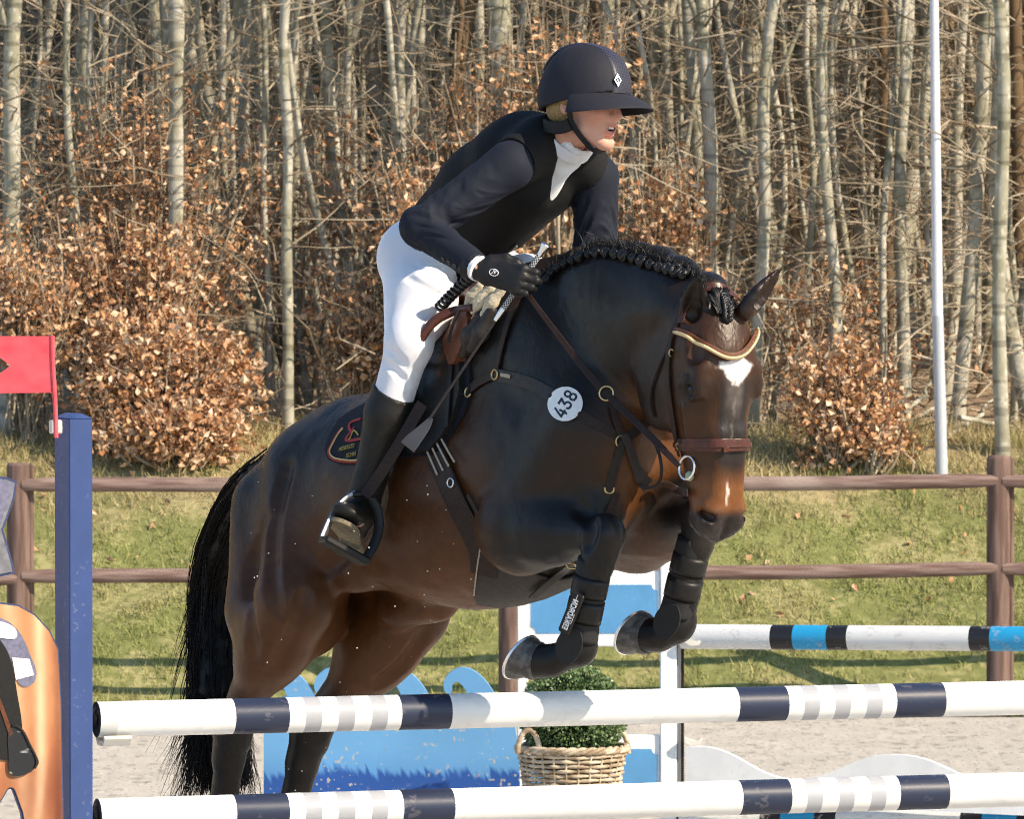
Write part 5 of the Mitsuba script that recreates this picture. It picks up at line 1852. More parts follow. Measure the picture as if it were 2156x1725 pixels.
def wobble(g, p0, p1, n, amp):
    t = np.linspace(0, 1, n)[:, None]
    ph = g.uniform(0, 6, (3, 3))
    w = sum(np.sin(t * (1.6 + 2.1 * k) * np.pi + ph[k]) / (1 + k) for k in range(3)) * amp * np.array([1, 1, .1])
    return p0 + t * (p1 - p0) + w - w[0] * (1 - t)


def branch_tubes(g, trunk, r0, count, ln, z0=.15):
    out = []
    for _ in range(count):
        i = int(g.uniform(z0, .95) * (len(trunk) - 1))
        az = g.uniform(0, 2 * np.pi)
        d = np.array([math.cos(az), math.sin(az), g.uniform(-.15, .8)])
        L = ln * g.uniform(.4, 1.3)
        p = wobble(g, trunk[i], trunk[i] + d * L, 7, .05 * L)
        out.append(tube(p, np.linspace(max(.006, r0 * .22) * g.uniform(.6, 1.2), .003, 7), 4, cap=False))
        for _ in range(2):
            j = int(g.uniform(2, 6))
            d2 = d + g.normal(0, .6, 3)
            out.append(tube(wobble(g, p[j], p[j] + d2 * L * .45, 5, .03 * L), np.linspace(.006, .002, 5), 3, cap=False))
    return out


TREE_N = 0


def tree(x, y, r, label, group=None, top_dx=0.0, amp=.05, branches=8, dark=False, px_pts=None, ln=.8):
    """One slim tree: trunk from the ground past the top of the view, and its branches."""
    global TREE_N
    TREE_N += 1
    g = np.random.default_rng(1000 + TREE_N)
    z0 = float(ground_z(x, y)) - .05
    hgt = g.uniform(6.2, 8.5)
    if px_pts is not None:
        q = np.array([P(a, b, y) for a, b in px_pts])
        lo_ = q[0] + (q[0] - q[1]) / max(abs((q[0] - q[1])[2]), 1e-3) * max(0, q[0][2] - z0)
        lo_[2] = z0
        hi_ = q[-1] + (q[-1] - q[-2]) / max(abs((q[-1] - q[-2])[2]), 1e-3) * max(.5, z0 + hgt - q[-1][2])
        path = spline(np.vstack([lo_[None], q, hi_[None]]), 34)
        path += wobble(g, np.zeros(3), np.zeros(3), 34, .008)
    else:
        path = wobble(g, np.array([x, y, z0]), np.array([x + top_dx, y + g.normal(0, .2), z0 + hgt]), 30, amp)
    rad = r * np.linspace(1.12, .55, len(path)) * (1 + .06 * np.sin(np.arange(len(path)) * 1.7 + g.uniform(0, 6)))
    rad[0] *= 1.3
    k = thing('tree', label, 'tree', group)
    m = tube(path, rad, 12 if r > .03 else 8)
    obj('trunk', m, 'mat_bark_dark' if dark else 'mat_bark', k, smooth=True)
    if g.uniform() < .35:
        i0 = int(g.uniform(6, 18))
        e = path[i0] + np.array([g.normal(0, .5), g.normal(0, .3), g.uniform(1.5, 3.2)])
        lp = wobble(g, path[i0], e, 12, .06)
        obj('limb', tube(lp, np.linspace(.62, .25, 12) * rad[i0], 7), 'mat_bark_dark' if dark else 'mat_bark', k, smooth=True)
    b = branch_tubes(g, path[: int(len(path) * .75)], r, branches, ln)
    obj('crown', cat(b), 'mat_twig', k, smooth=True, kind='stuff')
    return path


WOODG = 'slim bare trees of the wood behind the fence'
S = lambda y: FOC / (20 + y)
# (label, depth, radius in picture units, points from the foot upwards)
BIG = [
    ('thick pale bare tree right behind the rider\'s helmet', 19.6, 27, [(1062, 600), (1063, 300), (1056, 120), (1048, 0)], False),
    ('mottled pale bare tree at the far left edge of the wood', 19.4, 18, [(18, 860), (20, 640), (33, 330), (30, 150), (36, 0)], False),
    ('straight pale tree with orange leaves across it, left of the rider', 19.5, 17, [(372, 830), (370, 600), (368, 380), (370, 200), (372, 0)], False),
    ('pale tree just left of the straight leafy one, dark on its left side', 20.3, 12, [(330, 800), (336, 560), (334, 300), (326, 90), (322, 0)], False),
    ('white barked thin tree standing above the horse\'s rump', 19.2, 11, [(606, 905), (606, 800), (604, 640), (598, 480), (600, 320), (590, 100), (596, 0)], False),
    ('pair-like slim tree above the brown hedge, left part of the wood', 20.5, 11, [(182, 820), (186, 560), (178, 300), (176, 100), (180, 0)], False),
    ('grey green slim tree between the leftmost trunk and the leafy pale one', 21.0, 9, [(222, 800), (216, 500), (214, 250), (217, 0)], False),
    ('pale tree with leafy sprigs to the right of the helmet', 19.7, 15, [(1490, 760), (1492, 500), (1494, 330), (1484, 150), (1474, 0)], False),
    ('leaning pale tree over the horse\'s left ear', 19.5, 13, [(1590, 800), (1601, 600), (1610, 400), (1606, 250), (1618, 90), (1632, 0)], False),
    ('kinked pale tree in the open wood left of the flagpole', 19.5, 12, [(1757, 800), (1762, 640), (1748, 480), (1734, 330), (1730, 150), (1736, 0)], False),
    ('reddish brown pine trunk left of the flagpole', 21.5, 12, [(1870, 860), (1868, 500), (1866, 200), (1862, 0)], True),
    ('pale tree beside the flagpole, forked low', 20.0, 13, [(1905, 880), (1902, 620), (1896, 400), (1904, 200), (1912, 0)], False),
    ('lichen covered pale tree right of the flagpole', 19.9, 15, [(2018, 860), (2040, 620), (2054, 400), (2062, 200), (2072, 0)], False),
    ('near pale tree at the right whose foot stands in the grass', 18.75, 14, [(2112, 945), (2108, 800), (2106, 600), (2112, 380), (2116, 200), (2104, 0)], False),
    ('dark brown pine trunk at the right edge of the wood', 21.0, 15, [(2150, 860), (2146, 500), (2142, 200), (2140, 0)], True),
    ('thin crooked tree above the horse\'s crest', 20.2, 7, [(1700, 800), (1706, 560), (1716, 330), (1702, 160), (1706, 0)], False),
    ('slim tree rising over the crook of the rider\'s back', 20.1, 10, [(835, 760), (838, 560), (846, 380), (840, 150), (846, 0)], False),
    ('thin pale tree rising behind the rider\'s seat', 20.4, 8, [(742, 820), (740, 560), (733, 300), (740, 0)], False),
    ('slim tree between the rump and the leafy hedge', 19.9, 7, [(562, 860), (568, 640), (560, 420), (566, 180), (560, 0)], False),
    ('thin tree whose foot stands between the hedge and the rump tree', 20.2, 8, [(470, 840), (478, 560), (470, 300), (474, 0)], False),
]
for lab, y, rp_, pts, dark in BIG:
    x = P(*pts[0], y)[0]
    tree(x, y, rp_ / S(y), lab, None, px_pts=pts, branches=9, dark=dark)
_gt = np.random.default_rng(21)
placed = [P(*b[3][0], b[1])[:2] for b in BIG]
cnt = 0
for i in range(900):
    y = 19.6 + 13.0 * _gt.uniform() ** 1.25
    hw = (20 + y) * .0674 + .7
    x = _gt.uniform(-hw, hw)
    if any(abs(x - a) + .4 * abs(y - b) < .13 for a, b in placed):
        continue
    placed.append(np.array([x, y]))
    r = _gt.choice([.014, .019, .025, .032, .042], p=[.36, .34, .18, .08, .04])
    dk = _gt.uniform() < .12
    where = 'left of the rider' if x < -.9 - .03 * (y - 20) else 'behind the rider and horse' if x < 1.3 else 'right of the horse\'s head'
    dpt = 'at the front of the wood' if y < 22.5 else 'halfway into the wood' if y < 26.5 else 'deep in the wood'
    tree(x, y, r, f"{'brown' if dk else 'pale'} {'thin' if r < .022 else 'slim'} bare tree {dpt}, {where}", WOODG, top_dx=_gt.normal(0, .75), amp=.07 + .12 * _gt.uniform() ** 2, branches=8, dark=dk, ln=.6)
    cnt += 1
    if cnt >= 235:
        break

# deeper wood: trunks and brush that merge into one mass
parts = []
for i in range(900):
    y = 23.5 + 22 * _gt.uniform()
    hw = (20 + y) * .072 + 1
    x = _gt.uniform(-hw, hw)
    z0 = float(ground_z(x, y))
    p = wobble(_gt, np.array([x, y, z0 - .1]), np.array([x + _gt.normal(0, .5), y, z0 + _gt.uniform(5, 8)]), 9, .08)
    parts.append(tube(p, np.linspace(1.1, .6, 9) * _gt.uniform(.016, .06), 6, cap=False))
obj('far_wood', cat(parts), 'mat_bark', smooth=True, kind='stuff', label='far trunks of the wood merging into one mass')
parts = []
for i in range(11000):
    y = 19.1 + 12 * _gt.uniform() ** 1.5
    hw = (20 + y) * .0674 + .6
    x = _gt.uniform(-hw, hw)
    z = float(ground_z(x, y)) + 4.2 * _gt.uniform() ** 1.1 - .05
    d = np.array([_gt.normal(0, 1), _gt.normal(0, .6), _gt.normal(.35, .55)])
    d *= _gt.uniform(.15, .65) / np.linalg.norm(d)
    p = wobble(_gt, np.array([x, y, z]), np.array([x, y, z]) + d, 5, .035)
    parts.append(tube(p, np.linspace(1, .45, 5) * (.0022 + .0055 * _gt.uniform() ** 1.6), 3, cap=False))
obj('undergrowth', cat(parts), 'mat_twig', smooth=True, kind='stuff', label='tangle of thin bare twigs between the trunks')

# ---------------------------------------------------------------- beech bushes that kept their brown leaves
def beech(label, cx, cy, rx, ry, y, n, seed, tone=.55, lobes=9, size=.045, stems=5):
    g = np.random.default_rng(seed)
    k = thing('beech_bush', label, 'bush', 'beech bushes with dry brown leaves')
    s = S(y)
    c = P(cx, cy, y)
    foot = np.array([c[0], y, float(ground_z(c[0], y)) - .03])
    R = np.array([rx / s, min(rx, ry) / s * .8, ry / s])
    L, st = [], []
    B = max(8, n // 26)
    for i in range(B):
        q = g.normal(size=3)
        q *= g.uniform() ** .38 / np.linalg.norm(q)
        lop = .72 + .75 * float(meshkit.fbm(np.array([q * 1.7 + seed * 3.1]), 2)[0])
        e = c + q * R * lop * np.array([1, 1, 1.0])
        e[2] = max(e[2], float(ground_z(e[0], e[1])) + .06)
        h = np.linalg.norm(e - foot)
        a = foot + g.normal(0, .07, 3) * [1, 1, 0] + np.array([(e - foot)[0] * g.uniform(.1, .45), 0, (e - foot)[2] * g.uniform(.1, .5)])
        mid = (a + e) / 2 + np.array([0, 0, .10 * h * g.uniform(-.3, 1)])
        tw = spline(np.array([a, mid, e]), 10)
        st.append(tube(tw, np.linspace(.0055, .0016, 10), 3, cap=False))
        m = int(g.uniform(10, 42))
        t = g.uniform(.30, 1.0, m) ** .8
        idx = np.clip((t * 9).astype(int), 0, 9)
        jit = g.normal(0, 1, (m, 3)) * np.array([.055, .055, .026])
        L.append(tw[idx] + jit)
    for _ in range(stems + 3):
        e = c + g.uniform(-.8, .8, 3) * R
        st.append(tube(spline(np.array([foot + g.normal(0, .05, 3) * [1, 1, 0], (foot + e) / 2 + g.normal(0, .06, 3), e]), 9), np.linspace(.012, .004, 9), 5, cap=False))
    P_ = np.vstack(L)
    P_ = P_[P_[:, 2] > ground_z(P_[:, 0], P_[:, 1]) + .02]
    v, f, col = leaves(P_, size, seed, tone)
    obj('foliage', trimesh.Trimesh(v, f, process=False), 'mat_leaf', k, smooth=False, color=col, kind='stuff')
    obj('stem', cat(st), 'mat_twig', k, smooth=True, kind='stuff')


beech('big brown beech bush beside the blue jump post', 340, 790, 215, 175, 18.9, 7500, 31, .5, 22)
beech('low brown beech bush at the foot of the big one, touching the grass', 370, 900, 170, 75, 18.6, 3000, 32, .5, 12)
beech('brown beech sapling above the red flag at the left edge', 70, 560, 130, 140, 19.1, 2200, 33, .6, 10)
beech('beech sprays hanging over the straight leafy tree', 280, 520, 190, 110, 19.2, 2600, 34, .45, 11)
beech('small separate beech bush left of the flagpole', 1775, 805, 130, 150, 18.7, 3000, 35, .65, 14)
beech('low beech tuft at the foot of the bush left of the flagpole', 1840, 900, 80, 45, 18.6, 500, 36, .65, 6)
beech('beech sprays behind the rider\'s shoulder', 940, 420, 200, 170, 19.2, 2600, 37, .6, 13)
beech('beech sprays to the left of the helmet near the top', 1010, 150, 130, 140, 19.4, 900, 38, .6, 10)
beech('beech sprays between the helmet and the leafy right hand tree', 1400, 400, 120, 180, 19.4, 1900, 39, .6, 10)
beech('beech sprays at the top right of the helmet', 1190, 60, 160, 90, 19.3, 1500, 40, .55, 7)
beech('thin beech sapling above the rump', 760, 640, 130, 150, 19.5, 1100, 41, .6, 10)
beech('beech twigs over the small bush left of the flagpole', 1740, 610, 90, 60, 19.6, 420, 42, .6, 6)
beech('sparse beech sapling high up on the left', 250, 210, 230, 170, 19.9, 1000, 43, .55, 12)
beech('beech sprays between the horse\'s crest and the kinked tree', 1560, 620, 90, 110, 19.8, 420, 44, .6, 6)
beech('wide thin veil of beech leaves across the left of the wood', 300, 420, 380, 340, 19.7, 4200, 46, .6, 26)
beech('wide thin veil of beech leaves behind horse and rider', 1100, 400, 440, 340, 20.0, 3800, 47, .6, 28)
beech('thin veil of beech leaves low in the right part of the wood', 1800, 620, 330, 220, 20.6, 1300, 48, .55, 18)
beech('sparse beech twigs high up in the middle', 640, 300, 200, 200, 20.2, 900, 45, .6, 12)
# fallen dead wood at the right
for i, (a, b) in enumerate((((1860, 905), (1985, 850)), ((1990, 925), (2100, 840)), ((2020, 880), (2156, 905)), ((1905, 870), (1960, 800)))):
    q = wobble(_gt, P(*a, 19.2), P(*b, 19.7), 9, .02)
    one('dead_branch', tube(q, np.linspace(.016, .008, 9), 7), 'mat_bark', ['fallen grey branch just left of the flagpole foot', 'fallen branch leaning up right of the flagpole', 'fallen branch behind the rightmost near tree', 'short leaning stick high up left of the flagpole'][i], 'branch', 'fallen branches at the wood edge', smooth=True)

# ---------------------------------------------------------------- flagpole
FP = thing('flagpole', 'tall slim white flagpole at the edge of the wood', 'flagpole')
yf = 18.55
a, b, c = P(1985, 990, yf), P(1974, 665, yf), P(1962, -420, yf)
a[2] = ground_z(a[0], yf) - .1
obj('lower_tube', tube(np.array([a, b]), [.0305, .0290], 20), 'mat_pole_grey', FP, smooth=40)
obj('upper_tube', tube(np.array([b, c]), [.0275, .0195], 20), 'mat_pole_white', FP, smooth=40)
scene['mat_pole_grey'] = {'type': 'principled', 'base_color': {'type': 'rgb', 'value': [.46, .48, .52]}, 'roughness': .4}
scene['mat_pole_white'] = {'type': 'principled', 'base_color': {'type': 'rgb', 'value': [.64, .64, .68]}, 'roughness': .35}

# ---------------------------------------------------------------- round-rail fence
def _wood(p, n, uv):
    a = mikit.fbm(p.x * 6, p.y * 60, p.z * 60, 3)
    b = mikit.fbm(p.x * 2.2, p.y * 4, p.z * 4, 3)
    c = mikit.mix((.15, .092, .076), (.26, .185, .158), mikit.smoothstep(.3, .7, a))
    c = mikit.mix(c, (.36, .285, .245), mikit.smoothstep(.58, .72, b) * .7)
    return c


def _wood_v(p, n, uv):
    a = mikit.fbm(p.x * 50, p.y * 50, p.z * 4, 3)
    b = mikit.fbm(p.x * 5, p.y * 5, p.z * 2, 3)
    return mikit.mix((.11, .068, .055), (.21, .14, .118), mikit.smoothstep(.3, .7, a)) * (.75 + .5 * b)


scene['mat_rail'] = {'type': 'principled', 'base_color': mikit.proc(_wood), 'roughness': .75, 'specular': .2}
scene['mat_post'] = {'type': 'principled', 'base_color': mikit.proc(_wood_v), 'roughness': .75, 'specular': .2}
FE = thing('wooden_fence', 'brown round-rail wooden fence in front of the grass bank', 'fence')
fy = 16.0
posts = [(-950, 985), (42, 975), (1078, 968), (2106, 960), (3130, 952)]
for x, yt in posts:
    t = P(x, yt, fy)
    for dx, rr, nm in ((-.008, .056, 'post'), (.052, .0145, 'post_strip')):
        prof = np.array([[0, 0], [rr, 0], [rr, t[2] + .3 - .012], [rr - .012, t[2] + .3], [0, t[2] + .3]])
        m = trimesh.creation.revolve(prof, sections=26)
        m.apply_translation([t[0] + dx, fy, -.3])
        obj(nm, m, 'mat_post', FE, smooth=40)
for i in range(len(posts) - 1):
    for ya, yb in ((1024, 1014), (1217, 1199)):
        f = lambda x: ya + (yb - ya) * (x - 42) / (2106 - 42)
        xa, xb = posts[i][0] + 4, posts[i + 1][0] - 6
        q = np.array([P(xa + (xb - xa) * t, f(xa + (xb - xa) * t), fy - .035) for t in np.linspace(0, 1, 24)])
        q[:, 2] += .006 * np.sin(np.linspace(0, 5, 24) + i)
        obj('rail', tube(q, .0345 * np.r_[.75, .96, np.ones(20), .96, .75], 18), 'mat_rail', FE, smooth=50)

# ---------------------------------------------------------------- front jump: poles, standard, flag
PA, PB = P(203, 1516, .22), P(2156, 1470, 1.06)
QA, QB = P(205, 1720, .22), P(2156, 1663, 1.06)


def pole_t(a, b, px):
    lo_, hi_ = -.5, 2.0
    for _ in range(50):
        m = (lo_ + hi_) / 2
        q = a + m * (b - a) - CAM
        x = CX + FOC * q[0] / (q @ FWD)
        lo_, hi_ = (m, hi_) if x < px else (lo_, m)
    return lo_


WHITE, NAVY, GREY, CYAN, BLACK = (.80, .80, .79), (.022, .030, .062), (.40, .41, .44), (.02, .30, .58), (.014, .014, .017)


def striped_pole(key, a, b, r, stripes, base, t_end, label, dirt=.3):
    """stripes: (from px, to px, colour) along the pole; the coat is paint on one round pole."""
    L = np.linalg.norm(b - a)
    ax = (b - a) / L
    bands = [(pole_t(a, b, x0) * L, pole_t(a, b, x1) * L, c) for x0, x1, c in stripes]

    def fn(p, n, uv):
        s = (p.x - a[0]) * float(ax[0]) + (p.y - a[1]) * float(ax[1]) + (p.z - a[2]) * float(ax[2])
        c = mi.Color3f(*base)
        for s0, s1, k in bands:
            c = dr.select((s > s0) & (s < s1), mi.Color3f(*k), c)
        g = mikit.fbm(p.x * 26, p.y * 26, p.z * 26, 3)
        h = mikit.fbm(p.x * 120, p.y * 120, p.z * 120, 2)
        sc = mikit.smoothstep(.60, .70, g) * mikit.smoothstep(.45, .6, h) * dirt
        c = c * (1 - .10 * g)
        return mikit.mix(c, (.40, .38, .36), sc * .45)
    scene['mat_' + key] = {'type': 'principled', 'base_color': mikit.proc(fn), 'roughness': .38, 'specular': .45}
    k = thing('jump_pole', label, 'jump pole')
    path = a + np.linspace(0, 1, 40)[:, None] * (b - a) * t_end
    obj('shaft', tube(path, r, 40, cap=False), 'mat_' + key, k, smooth=True)
    for e, sgn in ((path[0], -1), (path[-1], 1)):
        x = unit(np.cross(ax, [0, 0, 1]))
        y = np.cross(ax * sgn, x)
        m = trimesh.creation.annulus(r * .55, r * .995, .010)
        obj('end_cap', place(m, e - ax * sgn * .004, x, y, ax * sgn), 'mat_end', k)
        obj('end_core', place(trimesh.creation.cylinder(r * .56, .008), e - ax * sgn * .012, x, y, ax * sgn), 'mat_end_dark', k)
    return k


scene['mat_end'] = {'type': 'diffuse', 'reflectance': {'type': 'rgb', 'value': [.055, .06, .065]}}
scene['mat_end_dark'] = {'type': 'diffuse', 'reflectance': {'type': 'rgb', 'value': [.02, .02, .022]}}
st1 = [(203, 239, (.60, .61, .60)), (487, 600, NAVY), (634, 668, GREY), (703, 737, GREY), (773, 806, GREY), (836, 942, NAVY), (1546, 1650, NAVY), (1682, 1714, GREY), (1747, 1779, GREY), (1813, 1846, GREY), (1876, 1980, NAVY)]
st2 = [(205, 240, (.60, .61, .60)), (489, 600, NAVY), (634, 668, GREY), (703, 738, GREY), (773, 806, GREY), (840, 948, NAVY), (1553, 1656, NAVY), (1688, 1720, GREY), (1755, 1787, GREY), (1822, 1854, GREY), (1884, 1988, NAVY)]
striped_pole('pole_a', PA, PB, .0478, st1, WHITE, 1.42, 'upper white front pole with navy and grey bands under the horse')
striped_pole('pole_b', QA, QB, .0478, st2, WHITE, 1.42, 'lower white front pole with navy and grey bands at the bottom of the picture')


def paint(col, dirt=(.5, .48, .45), amt=.25, rough=.4):
    def fn(p, n, uv):
        g = mikit.fbm(p.x * 18, p.y * 18, p.z * 9, 3)
        h = mikit.fbm(p.x * 110, p.y * 110, p.z * 70, 2)
        sc = mikit.smoothstep(.66, .74, h) * mikit.smoothstep(.45, .65, g) * amt
        return mikit.mix(mi.Color3f(*col) * (.88 + .24 * g), dirt, sc)
    return {'type': 'principled', 'base_color': mikit.proc(fn), 'roughness': rough, 'specular': .4}


scene['mat_blue_post'] = paint([.034, .066, .20], amt=.12, rough=.5)
pd = unit((PB - PA) * [1, 1, 0])
pn = np.array([pd[1], -pd[0], 0])                         # towards the camera
STD = thing('jump_standard', 'navy blue jump post with a printed chestnut horse board beside it', 'jump standard')
c0 = P(146, 1200, .14)                                     # front left edge
w_, d_ = .064, .150
zt = P(146, 882, .14)[2]
cen = c0 + pd * w_ / 2 - pn * d_ / 2
cen[2] = zt / 2
obj('post', place(rbox(w_, d_, zt, .003), cen, pd, -pn, [0, 0, 1.0]), 'mat_blue_post', STD)
top = trimesh.convex.convex_hull(np.array([(sx * w_ / 2, sy * d_ / 2, 0) for sx in (-1, 1) for sy in (-1, 1)] + [(sx * w_ * .2, sy * d_ * .25, .012) for sx in (-1, 1) for sy in (-1, 1)]))
obj('post_cap', place(top, [cen[0], cen[1], zt + .0005], pd, -pn, [0, 0, 1.0]), 'mat_blue_post', STD)
obj('foot', place(rbox(.09, .7, .07, .01), [cen[0], cen[1], .037], pd, -pn, [0, 0, 1.0]), 'mat_blue_post', STD)
# keyhole track on the pole side and the cups
tr = c0 + pd * (w_ + .004) - pn * .06
tr[2] = .62
obj('track', place(rbox(.008, .035, 1.0, .002), tr, pd, -pn, [0, 0, 1.0]), 'mat_silver', STD)
for A in (PA, QA):
    cu = A + pd * .045
    cu[2] -= .0478 + .012
    m = extrude(LineString([(-.04, .012), (-.025, -.004), (.025, -.004), (.04, .012)]).buffer(.006), .075)
    k = obj('cup', place(m, cu - pd * .035, pn, np.array([0, 0, 1.0]), pd if np.dot(np.cross(pn, [0, 0, 1.0]), pd) > 0 else pd), 'mat_cup', STD)
    obj('cup_pin', tube(np.array([cu - pd * .07 + [0, 0, .03], cu - pd * .07 - [0, 0, .05]]), .006, 8), 'mat_silver', STD)
scene['mat_cup'] = paint([.62, .60, .54], amt=.3)
# printed board: chestnut horse rump and leg, boot, stirrup; its edge is blue
ex, ez = pd, np.array([0, 0, 1.0])
BO = P(126, 1500, .10)


def board_xy(px, py):
    """A point of the board's own plane (metres right of BO, metres up) seen at (px, py)."""
    d = P(px, py, 0) - CAM
    t = ((BO - CAM) @ pn) / (d @ pn)
    q = CAM + d * t - BO
    return q @ ex, q @ ez


def board_part(name, pts, mat, lift, t=.003, label=None, smoothn=60, closed=True):
    q = np.array([board_xy(*p) for p in pts])
    if smoothn:
        q = spline(np.vstack([q, q[:1]]), smoothn)
    pg = Polygon(q).buffer(0)
    if pg.geom_type != 'Polygon':
        pg = max(pg.geoms, key=lambda g: g.area)
    m = place(extrude(pg, t), BO + pn * lift, ex, ez, pn)
    return obj(name, m, mat, BRD, label=label)


def _chest(p, n, uv):
    a = mikit.fbm(p.x * 5 + 2, p.y * 5, p.z * 2.2, 3)
    b = mikit.fbm(p.x * 60, p.y * 60, p.z * 18, 3)
    c = mikit.mix((.30, .085, .030), (.50, .22, .095), mikit.smoothstep(.32, .66, a))
    s = (p.x - BO[0]) * float(ex[0]) + (p.y - BO[1]) * float(ex[1])
    h = p.z - BO[2]
    k1 = s + .050 + .10 * (h - .06) * (h - .06) + .03 * (a - .5)
    k2 = s + .115 + .05 * h + .05 * (a - .5)
    c = mikit.mix(c, (.78, .50, .30), .8 * dr.exp(-dr.square(k1 / .014)) + .45 * dr.exp(-dr.square(k2 / .022)))
    c = mikit.mix(c, (.16, .045, .018), .6 * dr.exp(-dr.square((s + .005) / .016)) + .4 * mikit.smoothstep(-.05, -.25, h))
    return c * (.85 + .3 * b)


scene['mat_chestnut'] = {'type': 'principled', 'base_color': mikit.proc(_chest), 'roughness': .4, 'specular': .4}
scene['mat_board_edge'] = paint([.045, .060, .14], amt=.1)
scene['mat_print_purple'] = cloth([.15, .15, .22], 120, .4, .5, 0)
scene['mat_print_grey'] = cloth([.17, .17, .19], 60, .4, .5, 0)
scene['mat_print_black'] = {'type': 'principled', 'base_color': mikit.proc(lambda p, n, uv: mikit.mix((.010, .010, .012), (.30, .30, .30), mikit.smoothstep(.60, .72, mikit.fbm(p.x * 24, p.y * 24, p.z * 55, 3)))), 'roughness': .4}
BRD = key_for('board', STD)
labels[BRD] = {'label': 'flat board printed with a chestnut horse\'s flank and a rider\'s boot'}
body_px = [(-260, 1290), (-120, 1275), (0, 1272), (38, 1277), (72, 1296), (103, 1330), (121, 1368), (127, 1480), (129, 1600), (132, 1740), (133, 1900), (60, 1900), (58, 1780), (48, 1712), (32, 1668), (22, 1648), (14, 1664), (0, 1688), (-30, 1700), (-140, 1640), (-260, 1600)]
q = np.array([board_xy(*p) for p in body_px])
pg = Polygon(q).buffer(.012).buffer(-.008)
obj('edge', place(extrude(pg, .016), BO - pn * .018, ex, ez, pn), 'mat_board_edge', BRD)
obj('print', place(extrude(Polygon(q).buffer(.012).buffer(-.0125), .003), BO, ex, ez, pn), 'mat_chestnut', BRD)
tail_px = [(-160, 1000), (-60, 1003), (14, 1008), (33, 1016), (28, 1050), (14, 1090), (4, 1116), (14, 1150), (24, 1185), (28, 1206), (0, 1212), (-60, 1214), (-160, 1230)]
q = np.array([board_xy(*p) for p in tail_px])
obj('edge', place(extrude(Polygon(q).buffer(.004), .016), BO - pn * .018, ex, ez, pn), 'mat_board_edge', BRD)
obj('coat_print', place(extrude(Polygon(q).buffer(-.003), .003), BO, ex, ez, pn), 'mat_print_grey', BRD)
q = np.array([board_xy(*p) for p in [(-160, 1000), (0, 1008), (28, 1018), (6, 1085), (-4, 1116), (-60, 1120), (-160, 1110)]])
obj('coat_fold', place(extrude(Polygon(q), .0025), BO + pn * .003, ex, ez, pn), 'mat_print_purple', BRD)
# neck/torso of the board that joins the coat to the flank, out of the picture on the left
q = np.array([board_xy(*p) for p in [(-260, 1180), (-90, 1180), (-90, 1300), (-260, 1320)]])
obj('joining_strip', place(extrude(Polygon(q), .012), BO - pn * .017, ex, ez, pn), 'mat_board_edge', BRD)
board_part('pad_print', [(-60, 1300), (0, 1302), (20, 1312), (48, 1345), (66, 1388), (76, 1420), (68, 1440), (45, 1446), (34, 1430), (28, 1400), (-60, 1400)], 'mat_print_purple', .003)
board_part('pad_label', [(24, 1385), (60, 1388), (70, 1422), (32, 1432)], 'mat_print_white', .006, smoothn=0)
board_part('pad_cloth', [(-10, 1306), (20, 1316), (34, 1332), (33, 1342), (10, 1345), (-10, 1340)], 'mat_print_white', .006)
board_part('boot_print', [(-80, 1340), (0, 1350), (14, 1372), (26, 1410), (36, 1470), (44, 1520), (42, 1560), (20, 1600), (-20, 1590), (-80, 1500)], 'mat_leather_black', .006)
board_part('strap_print', [(-10, 1470), (-2, 1470), (26, 1545), (18, 1552)], 'mat_leather_tan', .009, smoothn=0)
board_part('foot_print', [(18, 1530), (34, 1528), (52, 1548), (66, 1580), (79, 1608), (66, 1622), (40, 1634), (22, 1632), (16, 1600), (14, 1560)], 'mat_print_black', .009)
q = np.array([board_xy(*p) for p in [(22, 1528), (40, 1535), (60, 1570), (74, 1608), (70, 1618)]])
obj('stirrup_print', tube(np.array([BO + ex * a + ez * b + pn * .013 for a, b in spline(q, 20)]), .004, 6), 'mat_leather_black', BRD)
# flag in its clip
FL = thing('red_flag', 'small red swallow-tailed flag on top of the navy jump post', 'flag')
yfl = .10
rod = np.array([P(110, 707, yfl), P(112, 780, yfl), P(116, 850, yfl), P(118, 922, yfl)])
obj('staff', tube(spline(rod, 12), .0062, 10), 'mat_red', FL)
q = [(108, 708), (108, 827), (-60, 829), (22, 770), (-60, 708)]
P0 = P(108, 708, yfl)
qq = np.array([[(P(a, b, yfl) - P0)[0], (P(a, b, yfl) - P0)[2]] for a, b in q])
m = extrude(Polygon(qq), .0035)
m = place(m, P0 + [0, .002, 0], [1.0, 0, 0], [0, 0, 1.0], [0, -1.0, 0])
obj('cloth', m, 'mat_red', FL)
scene['mat_red'] = {'type': 'principled', 'base_color': mikit.proc(lambda p, n, uv: mikit.mix((.68, .055, .080), (.78, .12, .14), mikit.fbm(p.x * 30, p.y * 10, p.z * 30, 3))), 'roughness': .45, 'specular': .4}
obj('flag_clip', place(rbox(.030, .030, .036, .003), P(117, 899, .115), pd, -pn, ez), 'mat_cup', STD)

# ---------------------------------------------------------------- jump in the background: blue and white wing, poles, plank
yb = 8.8
sb = S(yb)
WG = thing('jump_wing', 'white gate-like jump wing with blue panels behind the horse\'s forelegs', 'jump wing')
scene['mat_wing_white'] = paint([.78, .79, .79], amt=.2)
scene['mat_wing_blue'] = paint([.095, .28, .52], dirt=(.3, .45, .6), amt=.2)


def box_px(name, x0, y0, x1, y1, depth, mat, parent, y=yb, r=.004):
    a, b = P(x0, y0, y), P(x1, y1, y)
    z1 = max(b[2], .005)
    m = rbox(abs(b[0] - a[0]), depth, abs(a[2] - z1), r)
    m.apply_translation([(a[0] + b[0]) / 2, y, (a[2] + z1) / 2])
    return obj(name, m, mat, parent)


